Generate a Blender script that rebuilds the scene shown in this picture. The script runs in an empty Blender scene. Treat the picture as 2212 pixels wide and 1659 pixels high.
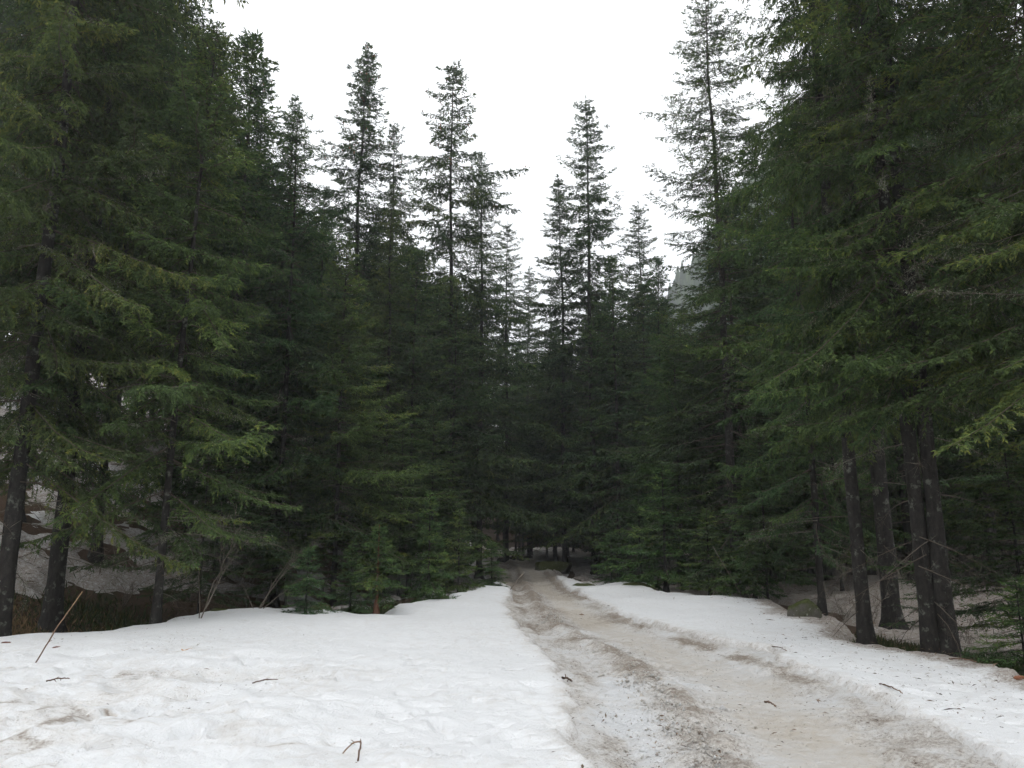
import bpy, math, random
import numpy as np

# ------------------------------------------------------------------ camera, sky, sun, exposure
scene = bpy.context.scene
COL = scene.collection
EYE = 1.6
PITCH = math.radians(11.1)
FPX = 1706.6                       # focal length in pixels of a 2212 px wide frame
cam_d = bpy.data.cameras.new('camera')
cam_d.sensor_width = 36.0
cam_d.lens = 36.0 * FPX / 2212.0
cam_d.clip_start = 0.05
cam_d.clip_end = 3000.0
cam = bpy.data.objects.new('camera', cam_d)
COL.objects.link(cam)
cam.location = (0, 0, EYE)
cam.rotation_euler = (math.radians(90) + PITCH, 0, 0)
scene.camera = cam

SUN_EL, SUN_AZ = math.radians(58), math.radians(200)      # veiled sun, high behind the camera
world = bpy.data.worlds.new('World')
scene.world = world
world.use_nodes = True
wn, wl = world.node_tree.nodes, world.node_tree.links
wn.clear()
sky = wn.new('ShaderNodeTexSky')
sky.sky_type = 'NISHITA'
sky.sun_disc = False
sky.sun_elevation = SUN_EL
sky.sun_rotation = SUN_AZ
sky.dust_density = 4.0
hs = wn.new('ShaderNodeHueSaturation')
hs.inputs['Saturation'].default_value = 0.15
cl = wn.new('ShaderNodeMixRGB')                            # closed cloud layer over the blue sky
cl.inputs[0].default_value = 0.8
cl.inputs[2].default_value = (19.4, 19.6, 19.9, 1)
bg = wn.new('ShaderNodeBackground')
bg.inputs['Strength'].default_value = 0.12
wo = wn.new('ShaderNodeOutputWorld')
wl.new(sky.outputs[0], hs.inputs['Color'])
wl.new(hs.outputs[0], cl.inputs[1])
wl.new(cl.outputs[0], bg.inputs['Color'])
wl.new(bg.outputs[0], wo.inputs['Surface'])

sun_d = bpy.data.lights.new('sun', 'SUN')
sun_d.energy = 0.8
sun_d.angle = math.radians(40)
sun_d.color = (1.0, 0.97, 0.93)
sun = bpy.data.objects.new('sun', sun_d)
COL.objects.link(sun)
sun.rotation_euler = (math.radians(90) - SUN_EL, 0, math.radians(180) - SUN_AZ)
sun.location = (0, -20, 60)

scene.view_settings.view_transform = 'Standard'
scene.view_settings.look = 'None'
scene.view_settings.exposure = 0.0
scene.view_settings.gamma = 1.0
scene.view_settings.use_curve_mapping = False
cy = scene.cycles
cy.max_bounces = 5
cy.diffuse_bounces = 3
cy.glossy_bounces = 1
cy.transmission_bounces = 3
cy.transparent_max_bounces = 4
cy.volume_bounces = 0
cy.use_denoising = True
cy.use_adaptive_sampling = True
cy.adaptive_threshold = 0.045
cy.adaptive_min_samples = 20

# ------------------------------------------------------------------ helpers
RNG = np.random.default_rng(7)
_tab = np.random.default_rng(99).random((256, 256))

def vnoise(x, y):
    x = np.asarray(x, float); y = np.asarray(y, float)
    xi = np.floor(x).astype(int); yi = np.floor(y).astype(int)
    fx = x - xi; fy = y - yi
    fx = fx * fx * (3 - 2 * fx); fy = fy * fy * (3 - 2 * fy)
    a = _tab[xi & 255, yi & 255]; b = _tab[(xi + 1) & 255, yi & 255]
    c = _tab[xi & 255, (yi + 1) & 255]; d = _tab[(xi + 1) & 255, (yi + 1) & 255]
    return (a * (1 - fx) + b * fx) * (1 - fy) + (c * (1 - fx) + d * fx) * fy

def fbm(x, y, s=1.0, o=4, seed=0):
    """fractal noise, mean 0, about -1..1; s = size of the largest lumps in metres"""
    v = 0; a = 1.0; t = 0
    for i in range(o):
        k = 2 ** i / s
        v = v + a * (vnoise(x * k + 17.3 * i + seed * 31.7, y * k + 9.1 * i + seed * 13.1) * 2 - 1)
        t += a; a *= 0.5
    return v / t * 1.5

def sstep(a, b, x):
    t = np.clip((x - a) / (b - a), 0, 1)
    return t * t * (3 - 2 * t)

def unit(v):
    return v / np.maximum(np.linalg.norm(v, axis=-1, keepdims=True), 1e-9)

def add_mesh(name, verts, quads=None, tris=None, mat=None, attrs=None, smooth=False):
    me = bpy.data.meshes.new(name)
    verts = np.asarray(verts, np.float32)
    nq = 0 if quads is None else len(quads)
    nt = 0 if tris is None else len(tris)
    loops = []
    if nq: loops.append(np.asarray(quads, np.int32).ravel())
    if nt: loops.append(np.asarray(tris, np.int32).ravel())
    loops = np.concatenate(loops)
    me.vertices.add(len(verts)); me.vertices.foreach_set('co', verts.ravel())
    me.loops.add(len(loops)); me.loops.foreach_set('vertex_index', loops)
    me.polygons.add(nq + nt)
    start = np.concatenate([np.arange(nq) * 4, nq * 4 + np.arange(nt) * 3]).astype(np.int32)
    me.polygons.foreach_set('loop_start', start)
    if smooth:
        me.polygons.foreach_set('use_smooth', np.ones(nq + nt, bool))
    for k, v in (attrs or {}).items():
        a = me.attributes.new(k, 'FLOAT', 'POINT')
        a.data.foreach_set('value', np.asarray(v, np.float32))
    if mat: me.materials.append(mat)
    me.update(calc_edges=True)
    return me

def link(name, me, parent=None, **props):
    o = bpy.data.objects.new(name, me)
    COL.objects.link(o)
    if parent: o.parent = parent
    for k, v in props.items(): o[k] = v
    return o

def empty(name, loc, **props):
    o = bpy.data.objects.new(name, None)
    o.empty_display_size = 0.3
    COL.objects.link(o)
    o.location = loc
    for k, v in props.items(): o[k] = v
    return o

class MB:
    """collects tubes, kites and blobs of one material into one mesh"""
    def __init__(s): s.v = []; s.q = []; s.t = []; s.n = 0; s.a = []
    def put(s, v, q=None, t=None, a=0.5):
        v = np.asarray(v, float)
        s.v.append(v)
        if q is not None and len(q): s.q.append(np.asarray(q) + s.n)
        if t is not None and len(t): s.t.append(np.asarray(t) + s.n)
        s.a.append(np.broadcast_to(np.asarray(a, float), (len(v),)))
        s.n += len(v)
    def tube(s, pts, rad, sides=6, a=0.5, cap=True):
        pts = np.asarray(pts, float); rad = np.asarray(rad, float); n = len(pts)
        tan = unit(np.gradient(pts, axis=0))
        ref = np.array([0, 0, 1.0]) if abs(tan[0, 2]) < 0.8 else np.array([1.0, 0, 0])
        u = unit(np.cross(tan, ref)); w = np.cross(tan, u)
        an = np.arange(sides) * 2 * math.pi / sides
        v = pts[:, None] + rad[:, None, None] * (u[:, None] * np.cos(an)[None, :, None] + w[:, None] * np.sin(an)[None, :, None])
        i = np.arange(n - 1)[:, None] * sides; j = np.arange(sides)[None]; k = (j + 1) % sides
        q = np.stack([i + j, i + k, i + sides + k, i + sides + j], -1).reshape(-1, 4)
        v = v.reshape(-1, 3); t = []
        if cap:
            v = np.vstack([v, pts[-1] + tan[-1] * rad[-1] * 0.4]); t = [((n - 1) * sides + b, (n - 1) * sides + (b + 1) % sides, n * sides) for b in range(sides)]
        s.put(v, q, t, a)
    def kites(s, p, d, L, w, side, a, mid=0.45, fold=0.0):
        p = np.asarray(p); n = len(p)
        L = np.asarray(L)[:, None]; w = np.asarray(w)[:, None]
        m = p + d * L * mid
        nrm = np.cross(d, side)
        v = np.stack([p, m + side * w * 0.5 - nrm * w * fold, p + d * L, m - side * w * 0.5 - nrm * w * fold], 1).reshape(-1, 3)
        q = np.arange(n * 4).reshape(-1, 4)
        s.put(v, q, None, np.repeat(np.broadcast_to(a, (n,)), 4))
    def mesh(s, name, mat, smooth=False, attr='tint'):
        return add_mesh(name, np.concatenate(s.v), np.concatenate(s.q) if s.q else None,
                        np.concatenate(s.t) if s.t else None, mat, {attr: np.concatenate(s.a)}, smooth)

# ------------------------------------------------------------------ procedural materials
def new_mat(name):
    m = bpy.data.materials.new(name); m.use_nodes = True
    m.node_tree.nodes.clear()
    return m, m.node_tree.nodes, m.node_tree.links

def N(nodes, kind, **inp):
    n = nodes.new(kind)
    for k, v in inp.items():
        if k in n.inputs: n.inputs[k].default_value = v
        else: setattr(n, k, v)
    return n

def mix(nodes, links, f, a, b, mode='MIX'):
    m = nodes.new('ShaderNodeMixRGB'); m.blend_type = mode
    for i, x in enumerate((f, a, b)):
        if isinstance(x, bpy.types.NodeSocket): links.new(x, m.inputs[i])
        else: m.inputs[i].default_value = x if i == 0 else (*x, 1)
    return m.outputs[0]

def ramp(nodes, links, fac, stops):
    r = nodes.new('ShaderNodeValToRGB')
    els = r.color_ramp.elements
    while len(els) < len(stops): els.new(0.5)
    for e, (p, c) in zip(els, stops):
        e.position = p; e.color = (*c, 1) if len(c) == 3 else c
    links.new(fac, r.inputs[0])
    return r.outputs[0]

def noise(nodes, links, scale, detail=3, rough=0.55, vec=None, dist=0.0):
    n = nodes.new('ShaderNodeTexNoise')
    n.inputs['Scale'].default_value = scale; n.inputs['Detail'].default_value = detail
    n.inputs['Roughness'].default_value = rough; n.inputs['Distortion'].default_value = dist
    if vec is None:
        tc = nodes.new('ShaderNodeTexCoord'); vec = tc.outputs['Object']
    links.new(vec, n.inputs['Vector'])
    return n.outputs['Fac']

def math_n(nodes, links, op, a, b=0.0, clamp=False):
    m = nodes.new('ShaderNodeMath'); m.operation = op; m.use_clamp = clamp
    for i, x in enumerate((a, b)):
        if isinstance(x, bpy.types.NodeSocket): links.new(x, m.inputs[i])
        else: m.inputs[i].default_value = x
    return m.outputs[0]

def finish(m, nodes, links, color, rough=0.9, spec=0.2, bump=None, strength=0.5, dist=0.02, transl=0.0):
    out = nodes.new('ShaderNodeOutputMaterial')
    if transl > 0:
        d = nodes.new('ShaderNodeBsdfDiffuse'); t = nodes.new('ShaderNodeBsdfTranslucent'); x = nodes.new('ShaderNodeMixShader')
        links.new(color, d.inputs['Color']); links.new(color, t.inputs['Color'])
        x.inputs[0].default_value = transl
        links.new(d.outputs[0], x.inputs[1]); links.new(t.outputs[0], x.inputs[2])
        links.new(x.outputs[0], out.inputs['Surface'])
        return m
    p = nodes.new('ShaderNodeBsdfPrincipled')
    links.new(color, p.inputs['Base Color'])
    p.inputs['Roughness'].default_value = rough
    p.inputs['Specular IOR Level'].default_value = spec
    if bump is not None:
        b = nodes.new('ShaderNodeBump')
        b.inputs['Strength'].default_value = strength; b.inputs['Distance'].default_value = dist
        links.new(bump, b.inputs['Height']); links.new(b.outputs[0], p.inputs['Normal'])
    links.new(p.outputs[0], out.inputs['Surface'])
    return m

def mat_needles():
    m, n, l = new_mat('spruce_needles')
    at = N(n, 'ShaderNodeAttribute', attribute_name='tint')
    c = ramp(n, l, at.outputs['Fac'], [(0.0, (0.040, 0.062, 0.037)), (0.45, (0.067, 0.107, 0.054)), (0.8, (0.108, 0.157, 0.064)), (1.0, (0.157, 0.186, 0.066))])
    oi = n.new('ShaderNodeObjectInfo')
    c = mix(n, l, 1.0, c, oi.outputs['Color'], 'MULTIPLY')
    return finish(m, n, l, c, transl=0.34)

def mat_bark(name, c0, c1, lich, amount):
    m, n, l = new_mat(name)
    tc = n.new('ShaderNodeTexCoord'); mp = n.new('ShaderNodeMapping'); mp.inputs['Scale'].default_value = (1, 1, 0.45)
    l.new(tc.outputs['Object'], mp.inputs['Vector'])
    f = noise(n, l, 16, 5, 0.65, mp.outputs[0])
    c = ramp(n, l, f, [(0.3, c0), (0.7, c1)])
    g = noise(n, l, 5.5, 5, 0.7)
    gm = ramp(n, l, g, [(0.62 - amount, (0, 0, 0)), (0.72 - amount, (1, 1, 1))])
    c = mix(n, l, gm, c, lich)
    return finish(m, n, l, c, 0.92, 0.15, f, 0.9, 0.03)

def mat_tinted(name, stops, transl=0.0, rough=0.9, nscale=30):
    m, n, l = new_mat(name)
    at = N(n, 'ShaderNodeAttribute', attribute_name='tint')
    f = noise(n, l, nscale, 3)
    k = math_n(n, l, 'ADD', at.outputs['Fac'], math_n(n, l, 'MULTIPLY', math_n(n, l, 'SUBTRACT', f, 0.5), 0.5), True)
    c = ramp(n, l, k, stops)
    return finish(m, n, l, c, rough, 0.15, f, 0.5, 0.01, transl)

def mat_snow(name, track=False):
    """wet old snow: white, with grey melt stains and needle litter where the dirt value is high"""
    m, n, l = new_mat(name)
    at = N(n, 'ShaderNodeAttribute', attribute_name='dirt').outputs['Fac']
    sp_ = N(n, 'ShaderNodeAttribute', attribute_name='litter').outputs['Fac']
    big = noise(n, l, 1.3, 5, 0.6)
    midn = noise(n, l, 7.0, 5, 0.65, dist=0.6)
    fine = noise(n, l, 42.0, 4, 0.7, dist=1.2)
    speck = noise(n, l, 95.0, 2, 0.6, dist=0.5)
    white = mix(n, l, big, (0.735, 0.75, 0.765), (0.80, 0.81, 0.82))
    # melt stains
    st = math_n(n, l, 'ADD', at, math_n(n, l, 'MULTIPLY', math_n(n, l, 'SUBTRACT', midn, 0.5), 1.1 if not track else 0.75))
    sm = ramp(n, l, st, [(0.12, (0, 0, 0)), (0.75, (1, 1, 1))])
    stain = mix(n, l, fine, (0.53, 0.475, 0.40), (0.67, 0.615, 0.54)) if track else mix(n, l, fine, (0.52, 0.485, 0.44), (0.68, 0.655, 0.62))
    c = mix(n, l, sm, white, stain)
    # litter grains, thicker where the dirt value is high
    crumb = noise(n, l, 15.0, 6, 0.75, dist=0.8)
    lt = math_n(n, l, 'ADD', math_n(n, l, 'MULTIPLY', sp_, 0.42), math_n(n, l, 'MULTIPLY', midn, 0.16))
    lt = math_n(n, l, 'ADD', lt, math_n(n, l, 'MULTIPLY', crumb, 0.40))
    lt = math_n(n, l, 'ADD', lt, math_n(n, l, 'MULTIPLY', fine, 0.40))
    lm = ramp(n, l, lt, [(0.635, (0, 0, 0)), (0.76, (1, 1, 1))])
    litter = mix(n, l, speck, (0.13, 0.10, 0.08), (0.34, 0.28, 0.23))
    c = mix(n, l, math_n(n, l, 'MULTIPLY', lm, 0.85), c, litter)
    c = mix(n, l, ramp(n, l, math_n(n, l, 'MULTIPLY', at, 0.5), [(0.52, (0, 0, 0)), (0.66, (1, 1, 1))]), c, mix(n, l, fine, (0.06, 0.042, 0.034), (0.20, 0.145, 0.12)))   # earth showing in melt holes
    h = math_n(n, l, 'ADD', math_n(n, l, 'MULTIPLY', midn, 1.0), math_n(n, l, 'ADD', math_n(n, l, 'MULTIPLY', fine, 0.40 if not track else 0.7), math_n(n, l, 'MULTIPLY', crumb, 0.5)))
    return finish(m, n, l, c, 0.7, 0.25, h, 0.75 if not track else 0.9, 0.06)

def mat_floor():
    m, n, l = new_mat('forest_floor')
    a = noise(n, l, 0.9, 5, 0.65); b = noise(n, l, 28, 4, 0.7, dist=1.0)
    soil = mix(n, l, b, (0.045, 0.031, 0.021), (0.150, 0.100, 0.066))
    moss = mix(n, l, b, (0.020, 0.032, 0.012), (0.065, 0.080, 0.028))
    c = mix(n, l, ramp(n, l, a, [(0.52, (0, 0, 0)), (0.68, (1, 1, 1))]), soil, moss)
    return finish(m, n, l, c, 0.95, 0.1, b, 0.9, 0.04)

def mat_rock():
    m, n, l = new_mat('mossy_rock')
    f = noise(n, l, 6, 6, 0.7); g = noise(n, l, 30, 3, 0.6)
    c = mix(n, l, g, (0.07, 0.065, 0.055), (0.17, 0.16, 0.14))
    geo = n.new('ShaderNodeNewGeometry'); sp = n.new('ShaderNodeSeparateXYZ'); l.new(geo.outputs['Normal'], sp.inputs[0])
    up = math_n(n, l, 'ADD', math_n(n, l, 'MULTIPLY', sp.outputs['Z'], 0.55), math_n(n, l, 'MULTIPLY', f, 0.9))
    c = mix(n, l, ramp(n, l, up, [(0.42, (0, 0, 0)), (0.70, (1, 1, 1))]), c, mix(n, l, g, (0.030, 0.040, 0.014), (0.085, 0.095, 0.032)))
    li = ramp(n, l, noise(n, l, 14, 2), [(0.66, (0, 0, 0)), (0.72, (1, 1, 1))])
    c = mix(n, l, li, c, (0.30, 0.31, 0.27))
    return finish(m, n, l, c, 0.95, 0.1, f, 1.0, 0.05)

M_NEEDLE = mat_needles()
M_BARK = mat_bark('spruce_bark', (0.013, 0.012, 0.011), (0.042, 0.038, 0.034), (0.13, 0.135, 0.115), 0.06)
M_BARKRED = mat_bark('red_bark', (0.10, 0.045, 0.028), (0.26, 0.13, 0.085), (0.17, 0.14, 0.11), 0.0)
M_LIMB = mat_tinted('spruce_limb', [(0, (0.045, 0.035, 0.028)), (0.6, (0.11, 0.088, 0.070)), (1, (0.20, 0.18, 0.15))])
M_LICHEN = mat_tinted('beard_lichen', [(0, (0.11, 0.12, 0.08)), (0.5, (0.19, 0.20, 0.145)), (1, (0.30, 0.31, 0.24))], 0.15)
M_SHRUB = mat_tinted('bare_twig', [(0, (0.06, 0.047, 0.036)), (0.5, (0.12, 0.10, 0.08)), (1, (0.24, 0.215, 0.175))])
M_STICK = mat_tinted('dead_stick', [(0, (0.07, 0.045, 0.032)), (0.6, (0.17, 0.11, 0.08)), (1, (0.40, 0.27, 0.14))])
M_LITTER = mat_tinted('litter', [(0, (0.05, 0.038, 0.03)), (0.6, (0.14, 0.10, 0.07)), (1, (0.26, 0.19, 0.13))])
M_GRASS = mat_tinted('undergrowth_leaf', [(0, (0.022, 0.035, 0.014)), (0.5, (0.055, 0.075, 0.026)), (0.75, (0.15, 0.105, 0.055)), (1, (0.27, 0.18, 0.10))], 0.2)
M_CONE = mat_tinted('cone', [(0, (0.13, 0.05, 0.03)), (1, (0.30, 0.13, 0.075))])
M_LEAF = mat_tinted('dry_leaf', [(0, (0.45, 0.22, 0.08)), (1, (0.62, 0.36, 0.15))])
M_SNOW = mat_snow('old_snow')
M_TRACK = mat_snow('trodden_snow', True)
M_FLOOR = mat_floor()
M_ROCK = mat_rock()

# ------------------------------------------------------------------ lie of the land
def poly_sd(x, y, P):
    """signed distance to a closed outline, positive inside"""
    P = np.asarray(P, float); d = np.full(np.shape(x), 1e9); ins = np.zeros(np.shape(x), bool)
    for (ax, ay), (bx, by) in zip(P, np.roll(P, -1, 0)):
        ex, ey = bx - ax, by - ay
        t = np.clip(((x - ax) * ex + (y - ay) * ey) / (ex * ex + ey * ey), 0, 1)
        d = np.minimum(d, np.hypot(x - ax - t * ex, y - ay - t * ey))
        c = ((ay > y) != (by > y)) & (x < (bx - ax) * (y - ay) / (by - ay + 1e-12) + ax)
        ins ^= c
    return np.where(ins, d, -d)

CLEAR = [(-40, -30), (-40, 11.0), (-16, 13.2), (-9.0, 13.9), (-7.4, 14.9), (-6.9, 17.6), (-5.9, 19.4), (-4.2, 18.6), (-3.2, 18.9), (-2.7, 20.6), (-1.7, 24.0),
         (-0.9, 27.0), (-0.4, 33), (0.2, 42), (1.6, 42), (2.2, 33), (3.6, 28.5), (4.6, 27.2), (4.9, 24.4), (6.6, 23.8), (7.4, 22.0), (7.0, 18.6), (6.9, 16.4),
         (6.0, 14.3), (6.5, 12.8), (6.7, 11.2), (6.6, 9.8), (7.4, 7.0), (10, 3), (16, -4), (30, -30)]
TRK = np.array([(-30, 1.2), (-6, 1.7), (0, 1.95), (6, 2.05), (8.5, 2.25), (10, 2.3), (12.4, 2.12), (16.5, 1.55), (21, 1.15), (29, 0.85), (36, 0.62), (44, 0.1), (55, -0.6), (75, -2.0)])
TRW = np.array([(-30, 1.42), (6, 1.42), (9, 1.54), (12.4, 1.46), (16.5, 1.3), (21, 1.15), (29, 0.98), (40, 0.9), (75, 0.9)])
def track_x(y): return np.interp(y, TRK[:, 0], TRK[:, 1])
def track_w(y): return np.interp(y, TRW[:, 0], TRW[:, 1])

def ground(x, y):
    x = np.asarray(x, float); y = np.asarray(y, float)
    d = np.minimum(-.894 * (x + 9) + .447 * (y - 14), -x - 1.8 + 0.02 * y)
    rise = 0.44 * np.maximum(0, d - 1.6) * sstep(0.8, 5.0, d)
    rise = np.minimum(rise, 16 + 0.05 * rise)
    g = -0.35 + rise
    g = g + 0.10 * fbm(x, y, 9, 3, 1) * sstep(6, 14, np.abs(y)) + 0.16 * fbm(x, y, 3.2, 3, 2) * sstep(14, 26, y)
    dr = sstep(6.4, 8.6, x) * sstep(22, 12, y)
    g = g - 0.30 * dr                                                    # hollow beside the right bank
    g = g - 0.14 * sstep(-0.3, 1.0, d + 0.6) * sstep(3.2, 1.2, d)        # ditch below the left slope
    g = g + 0.34 * sstep(0.3, 2.2, d) * sstep(-5.0, -6.4, x)             # brown verge above the left snow edge
    g = g + np.clip(0.38 * (y - 92), 0, 16)                              # slope closing the view behind the bend
    g = g + 0.42 * np.exp(-((x - 12.5) / 5.0) ** 2 - ((y - 27) / 5.5) ** 2)    # snow hump in the right wood
    g = g + 0.28 * np.exp(-((x - 4.2) / 1.7) ** 2 - ((y - 26.6) / 2.2) ** 2)
    g = g + 0.12 * np.exp(-((x + 2.2) / 2.0) ** 2 - ((y - 23.5) / 2.5) ** 2)
    g = g + 0.50 * sstep(28, 42, y) * sstep(12, 2, np.abs(x - 0.5)) + 0.010 * np.maximum(0, y - 40)
    g = g + np.maximum(0, x - 20) * 0.06
    return g

def snow_depth(x, y, trunks):
    sd = poly_sd(x, y, CLEAR)
    sd = sd + 0.35 * fbm(x, y, 1.6, 3, 5) + 0.22 * fbm(x, y, 0.45, 4, 6)
    t = 0.36 * sstep(-0.25, 0.55, sd) - 0.16 * sstep(0.15, -0.5, sd)
    wood = 0.07 + 0.15 * fbm(x, y, 3.4, 3, 8) + 0.15 * fbm(x, y, 1.0, 4, 9) + 0.10 * fbm(x, y, 0.32, 3, 14)
    wood = wood + 0.14 * sstep(7.0, 9.0, x) * sstep(14.5, 17, y)                      # snowy floor in the right wood
    bare = sstep(4.0, 2.4, -sd) * sstep(-5.2, -6.4, x) + sstep(3.4, 1.6, -sd) * sstep(6.0, 6.6, x) * sstep(16.5, 13.5, y)
    bare = bare + 0.8 * sstep(2.2, 0.8, -sd) * sstep(-5.8, -5.2, x) * sstep(-2.6, -3.2, x)
    wood = wood - 0.5 * np.clip(bare, 0, 1)
    wood = np.clip(wood, -0.2, 0.2)
    out = sstep(-0.4, -1.0, sd)
    t = t * (1 - out) + np.maximum(t, wood) * out
    wob_ = np.clip(1 + 0.9 * fbm(x, y, 0.7, 3, 10), 0.3, 3)
    for (tx, ty, tr) in trunks:
        r2 = wob_ * (x - tx) ** 2 + (y - ty) ** 2
        t = t - 0.30 * np.exp(-r2 / (0.30 + tr) ** 2)
    # the wheel track is pressed into the snow
    tt = (x - track_x(y)) / (track_w(y) + 0.10 * fbm(x, y, 0.7, 3, 12) + 0.14 * fbm(x, y, 2.2, 2, 13))
    cut = sstep(1.14, 0.93, np.abs(tt))
    t = t * (1 - cut) + np.minimum(t, -0.02) * cut
    return t, sd, tt

def px(u, v, Y):
    """world point at depth Y seen at pixel (u, v) of the 2212 px frame"""
    t = (829.5 - v) / FPX
    z = EYE + Y * (math.sin(PITCH) + t * math.cos(PITCH)) / (math.cos(PITCH) - t * math.sin(PITCH))
    D = Y * math.cos(PITCH) + (z - EYE) * math.sin(PITCH)
    return np.array([(u - 1106) / FPX * D, Y, z])

# ------------------------------------------------------------------ spruce library
def spruce(name, seed, H, base, R, shape=0.8, whorl=0.45, per=5, droop=0.5, sec=0.34, sec_sp=0.11, tw_sp=0.055, tw_len=0.15, tw_w=0.034,
           gap=0.0, up=0.25, bare=0.2, trunk_r=0.17, dead=0, lichen=0, limb_r=0.016, ragged=0.25, cones=0, red=False, lod=None, tilt=0.0):
    rg = np.random.default_rng(seed)
    F, W, D, LI, CO = MB(), MB(), MB(), MB(), MB()
    # trunk
    n = 30
    zz = np.concatenate([[-0.35, 0.0, 0.12, 0.3, 0.6], np.linspace(1.0, H, n)])
    if H < 4: zz = np.concatenate([[-0.15, 0.0], np.linspace(0.15, H, 14)])
    rr = trunk_r * np.maximum(0.02, (1 - zz / (H * 1.01))) ** 0.85 * (1 + 0.75 * np.exp(-np.maximum(zz, 0) / 0.28)) + 0.004
    wob = 0.012 * H * 0.3
    tx = wob * np.array([math.sin(0.35 * z + seed) + 0.4 * math.sin(1.1 * z + 2 * seed) for z in zz]) * np.clip(zz / H, 0, 1)
    ty = wob * np.array([math.cos(0.31 * z + 1.7 * seed) for z in zz]) * np.clip(zz / H, 0, 1)
    S = 12
    an = np.arange(S) * 2 * math.pi / S
    fl = 1 + 0.22 * np.exp(-np.maximum(zz, 0) / 0.35)[:, None] * np.cos(an * 5 + seed)[None] + 0.05 * rg.standard_normal((len(zz), S))
    tv = np.stack([tx[:, None] + rr[:, None] * fl * np.cos(an), ty[:, None] + rr[:, None] * fl * np.sin(an), np.broadcast_to(zz[:, None], (len(zz), S))], -1).reshape(-1, 3)
    i = np.arange(len(zz) - 1)[:, None] * S; j = np.arange(S)[None]; k = (j + 1) % S
    tq = np.stack([i + j, i + k, i + S + k, i + S + j], -1).reshape(-1, 4)
    trunk = add_mesh(name + '_trunk', tv, tq, None, M_BARKRED if red else M_BARK, None, True)
    # whorls
    hs_ = []
    z = base
    while z < H - 0.12:
        rel = (H - z) / (H - base)
        hs_.append((z, rel)); z += whorl * (0.45 + 0.75 * rel) * rg.uniform(0.75, 1.25)
    secw = []
    SS, TS, TL, TW = sec_sp, tw_sp, tw_len, tw_w
    for (hz, rel) in hs_:
        if lod and hz > lod: sec_sp, tw_sp, tw_len, tw_w = SS * 1.35, TS * 1.8, TL * 1.5, TW * 1.5
        m = max(3, int(round(per * rg.uniform(0.75, 1.3))))
        a0 = rg.uniform(0, 6.28)
        for q in range(m):
            if rg.random() < gap: continue
            az = a0 + q * 6.283 / m + rg.normal(0, 0.22)
            h = min(H - 0.05, hz + rg.normal(0, whorl * 0.22))
            L = R * min(1.0, 1.08 * rel ** shape) * (1 + ragged * rg.normal()) * (0.80 + 0.2 * sstep(0, 0.12, 1 - rel))
            L *= 0.88 + 0.24 * math.sin(az * 2 + seed * 1.3 + h * 0.35)
            L = float(np.clip(L, 0.10, R * 1.35))
            slope = 0.75 - 1.0 * min(1, (1 - (rel - 1) ** 2) ** 0.5 if rel < 1 else 1) + rg.normal(0, 0.17) + tilt * min(1, (1 - rel) * 0 + rel * 3)
            sag = droop * 0.30 * min(1, L / 1.5); upt = up * min(1, L / 1.2) * rg.uniform(0.5, 1.3)
            tint_b = np.clip(rg.normal(0.44, 0.17), 0.0, 0.9)
            # axis
            nt = 9
            t = np.linspace(0, 1, nt)
            wv = rg.normal(0, 0.09)
            ax = np.stack([L * t * (1 - 0.06 * abs(slope) * t), L * wv * np.sin(2.6 * t), L * (slope * t - sag * 2.0 * t ** 2 * (1 - 0.5 * t) + upt * t ** 3 * 0.6)], -1)
            ca, sa = math.cos(az), math.sin(az)
            Rm = np.array([[ca, sa, 0], [-sa, ca, 0], [0, 0, 1]])
            ax = ax @ Rm + np.array([np.interp(h, zz, tx), np.interp(h, zz, ty), h])
            W.tube(ax[::2], limb_r * (0.25 + 0.75 * (1 - t[::2])) * (0.45 + 0.55 * min(1, L / R * 1.2)), 4, rg.uniform(0.1, 0.6), False)
            tang = unit(np.gradient(ax, axis=0))
            # side shoots
            b0 = bare * min(1, L / 1.5) * (0.35 + 0.65 * rel)
            nsx = max(2, int(L * (1 - b0) / sec_sp))
            ts = b0 + (1 - b0) * (np.arange(nsx * 2) // 2 + rg.uniform(0, 0.9, nsx * 2)) / nsx
            ts = np.clip(ts, 0, 0.995)
            sd_ = np.where(np.arange(nsx * 2) % 2 == 0, 1.0, -1.0)
            p0 = np.stack([np.interp(ts, t, ax[:, c]) for c in range(3)], -1)
            tg = unit(np.stack([np.interp(ts, t, tang[:, c]) for c in range(3)], -1))
            lat = unit(np.cross(tg, [0, 0, 1.0])) * sd_[:, None]
            ls = np.clip(sec * L * (0.25 + 0.95 * (1 - ts) ** 0.8) * rg.uniform(0.55, 1.2, len(ts)) * sstep(b0 - 0.12, b0 + 0.2, ts), 0.10, 1.15)
            ph = rg.uniform(0.65, 1.15, len(ts))
            dd = unit(tg * np.cos(ph)[:, None] + lat * np.sin(ph)[:, None] + rg.normal(0, 0.13, (len(ts), 3)))
            kd = np.clip(droop * rg.uniform(0.5, 1.5, len(ts)) * np.clip(ls / 0.45, 0.3, 1.3), 0, 1.25)[:, None]
            down = np.array([0, 0, -1.0])
            cnt = np.maximum(2, (ls / tw_sp).astype(int))
            idx = np.repeat(np.arange(len(ts)), cnt)
            st = np.concatenate([np.arange(c) for c in cnt])
            s_ = ((st + 0.6 + rg.uniform(-.3, .3, len(st))) / cnt[idx])[:, None]
            lsx = ls[idx][:, None]; kx = kd[idx]; dx = dd[idx]
            pos = p0[idx] + dx * (s_ * lsx) * (1 - 0.5 * kx * s_) + down * (0.5 * kx * s_ * s_ * lsx)
            dl = unit(dx * (1 - kx * s_) + down * (kx * s_) * 1.0 + 1e-6)
            lt2 = unit(np.cross(dl, [0, 0, 1.0]) + rg.normal(0, 0.25, dl.shape) + 1e-6)
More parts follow.
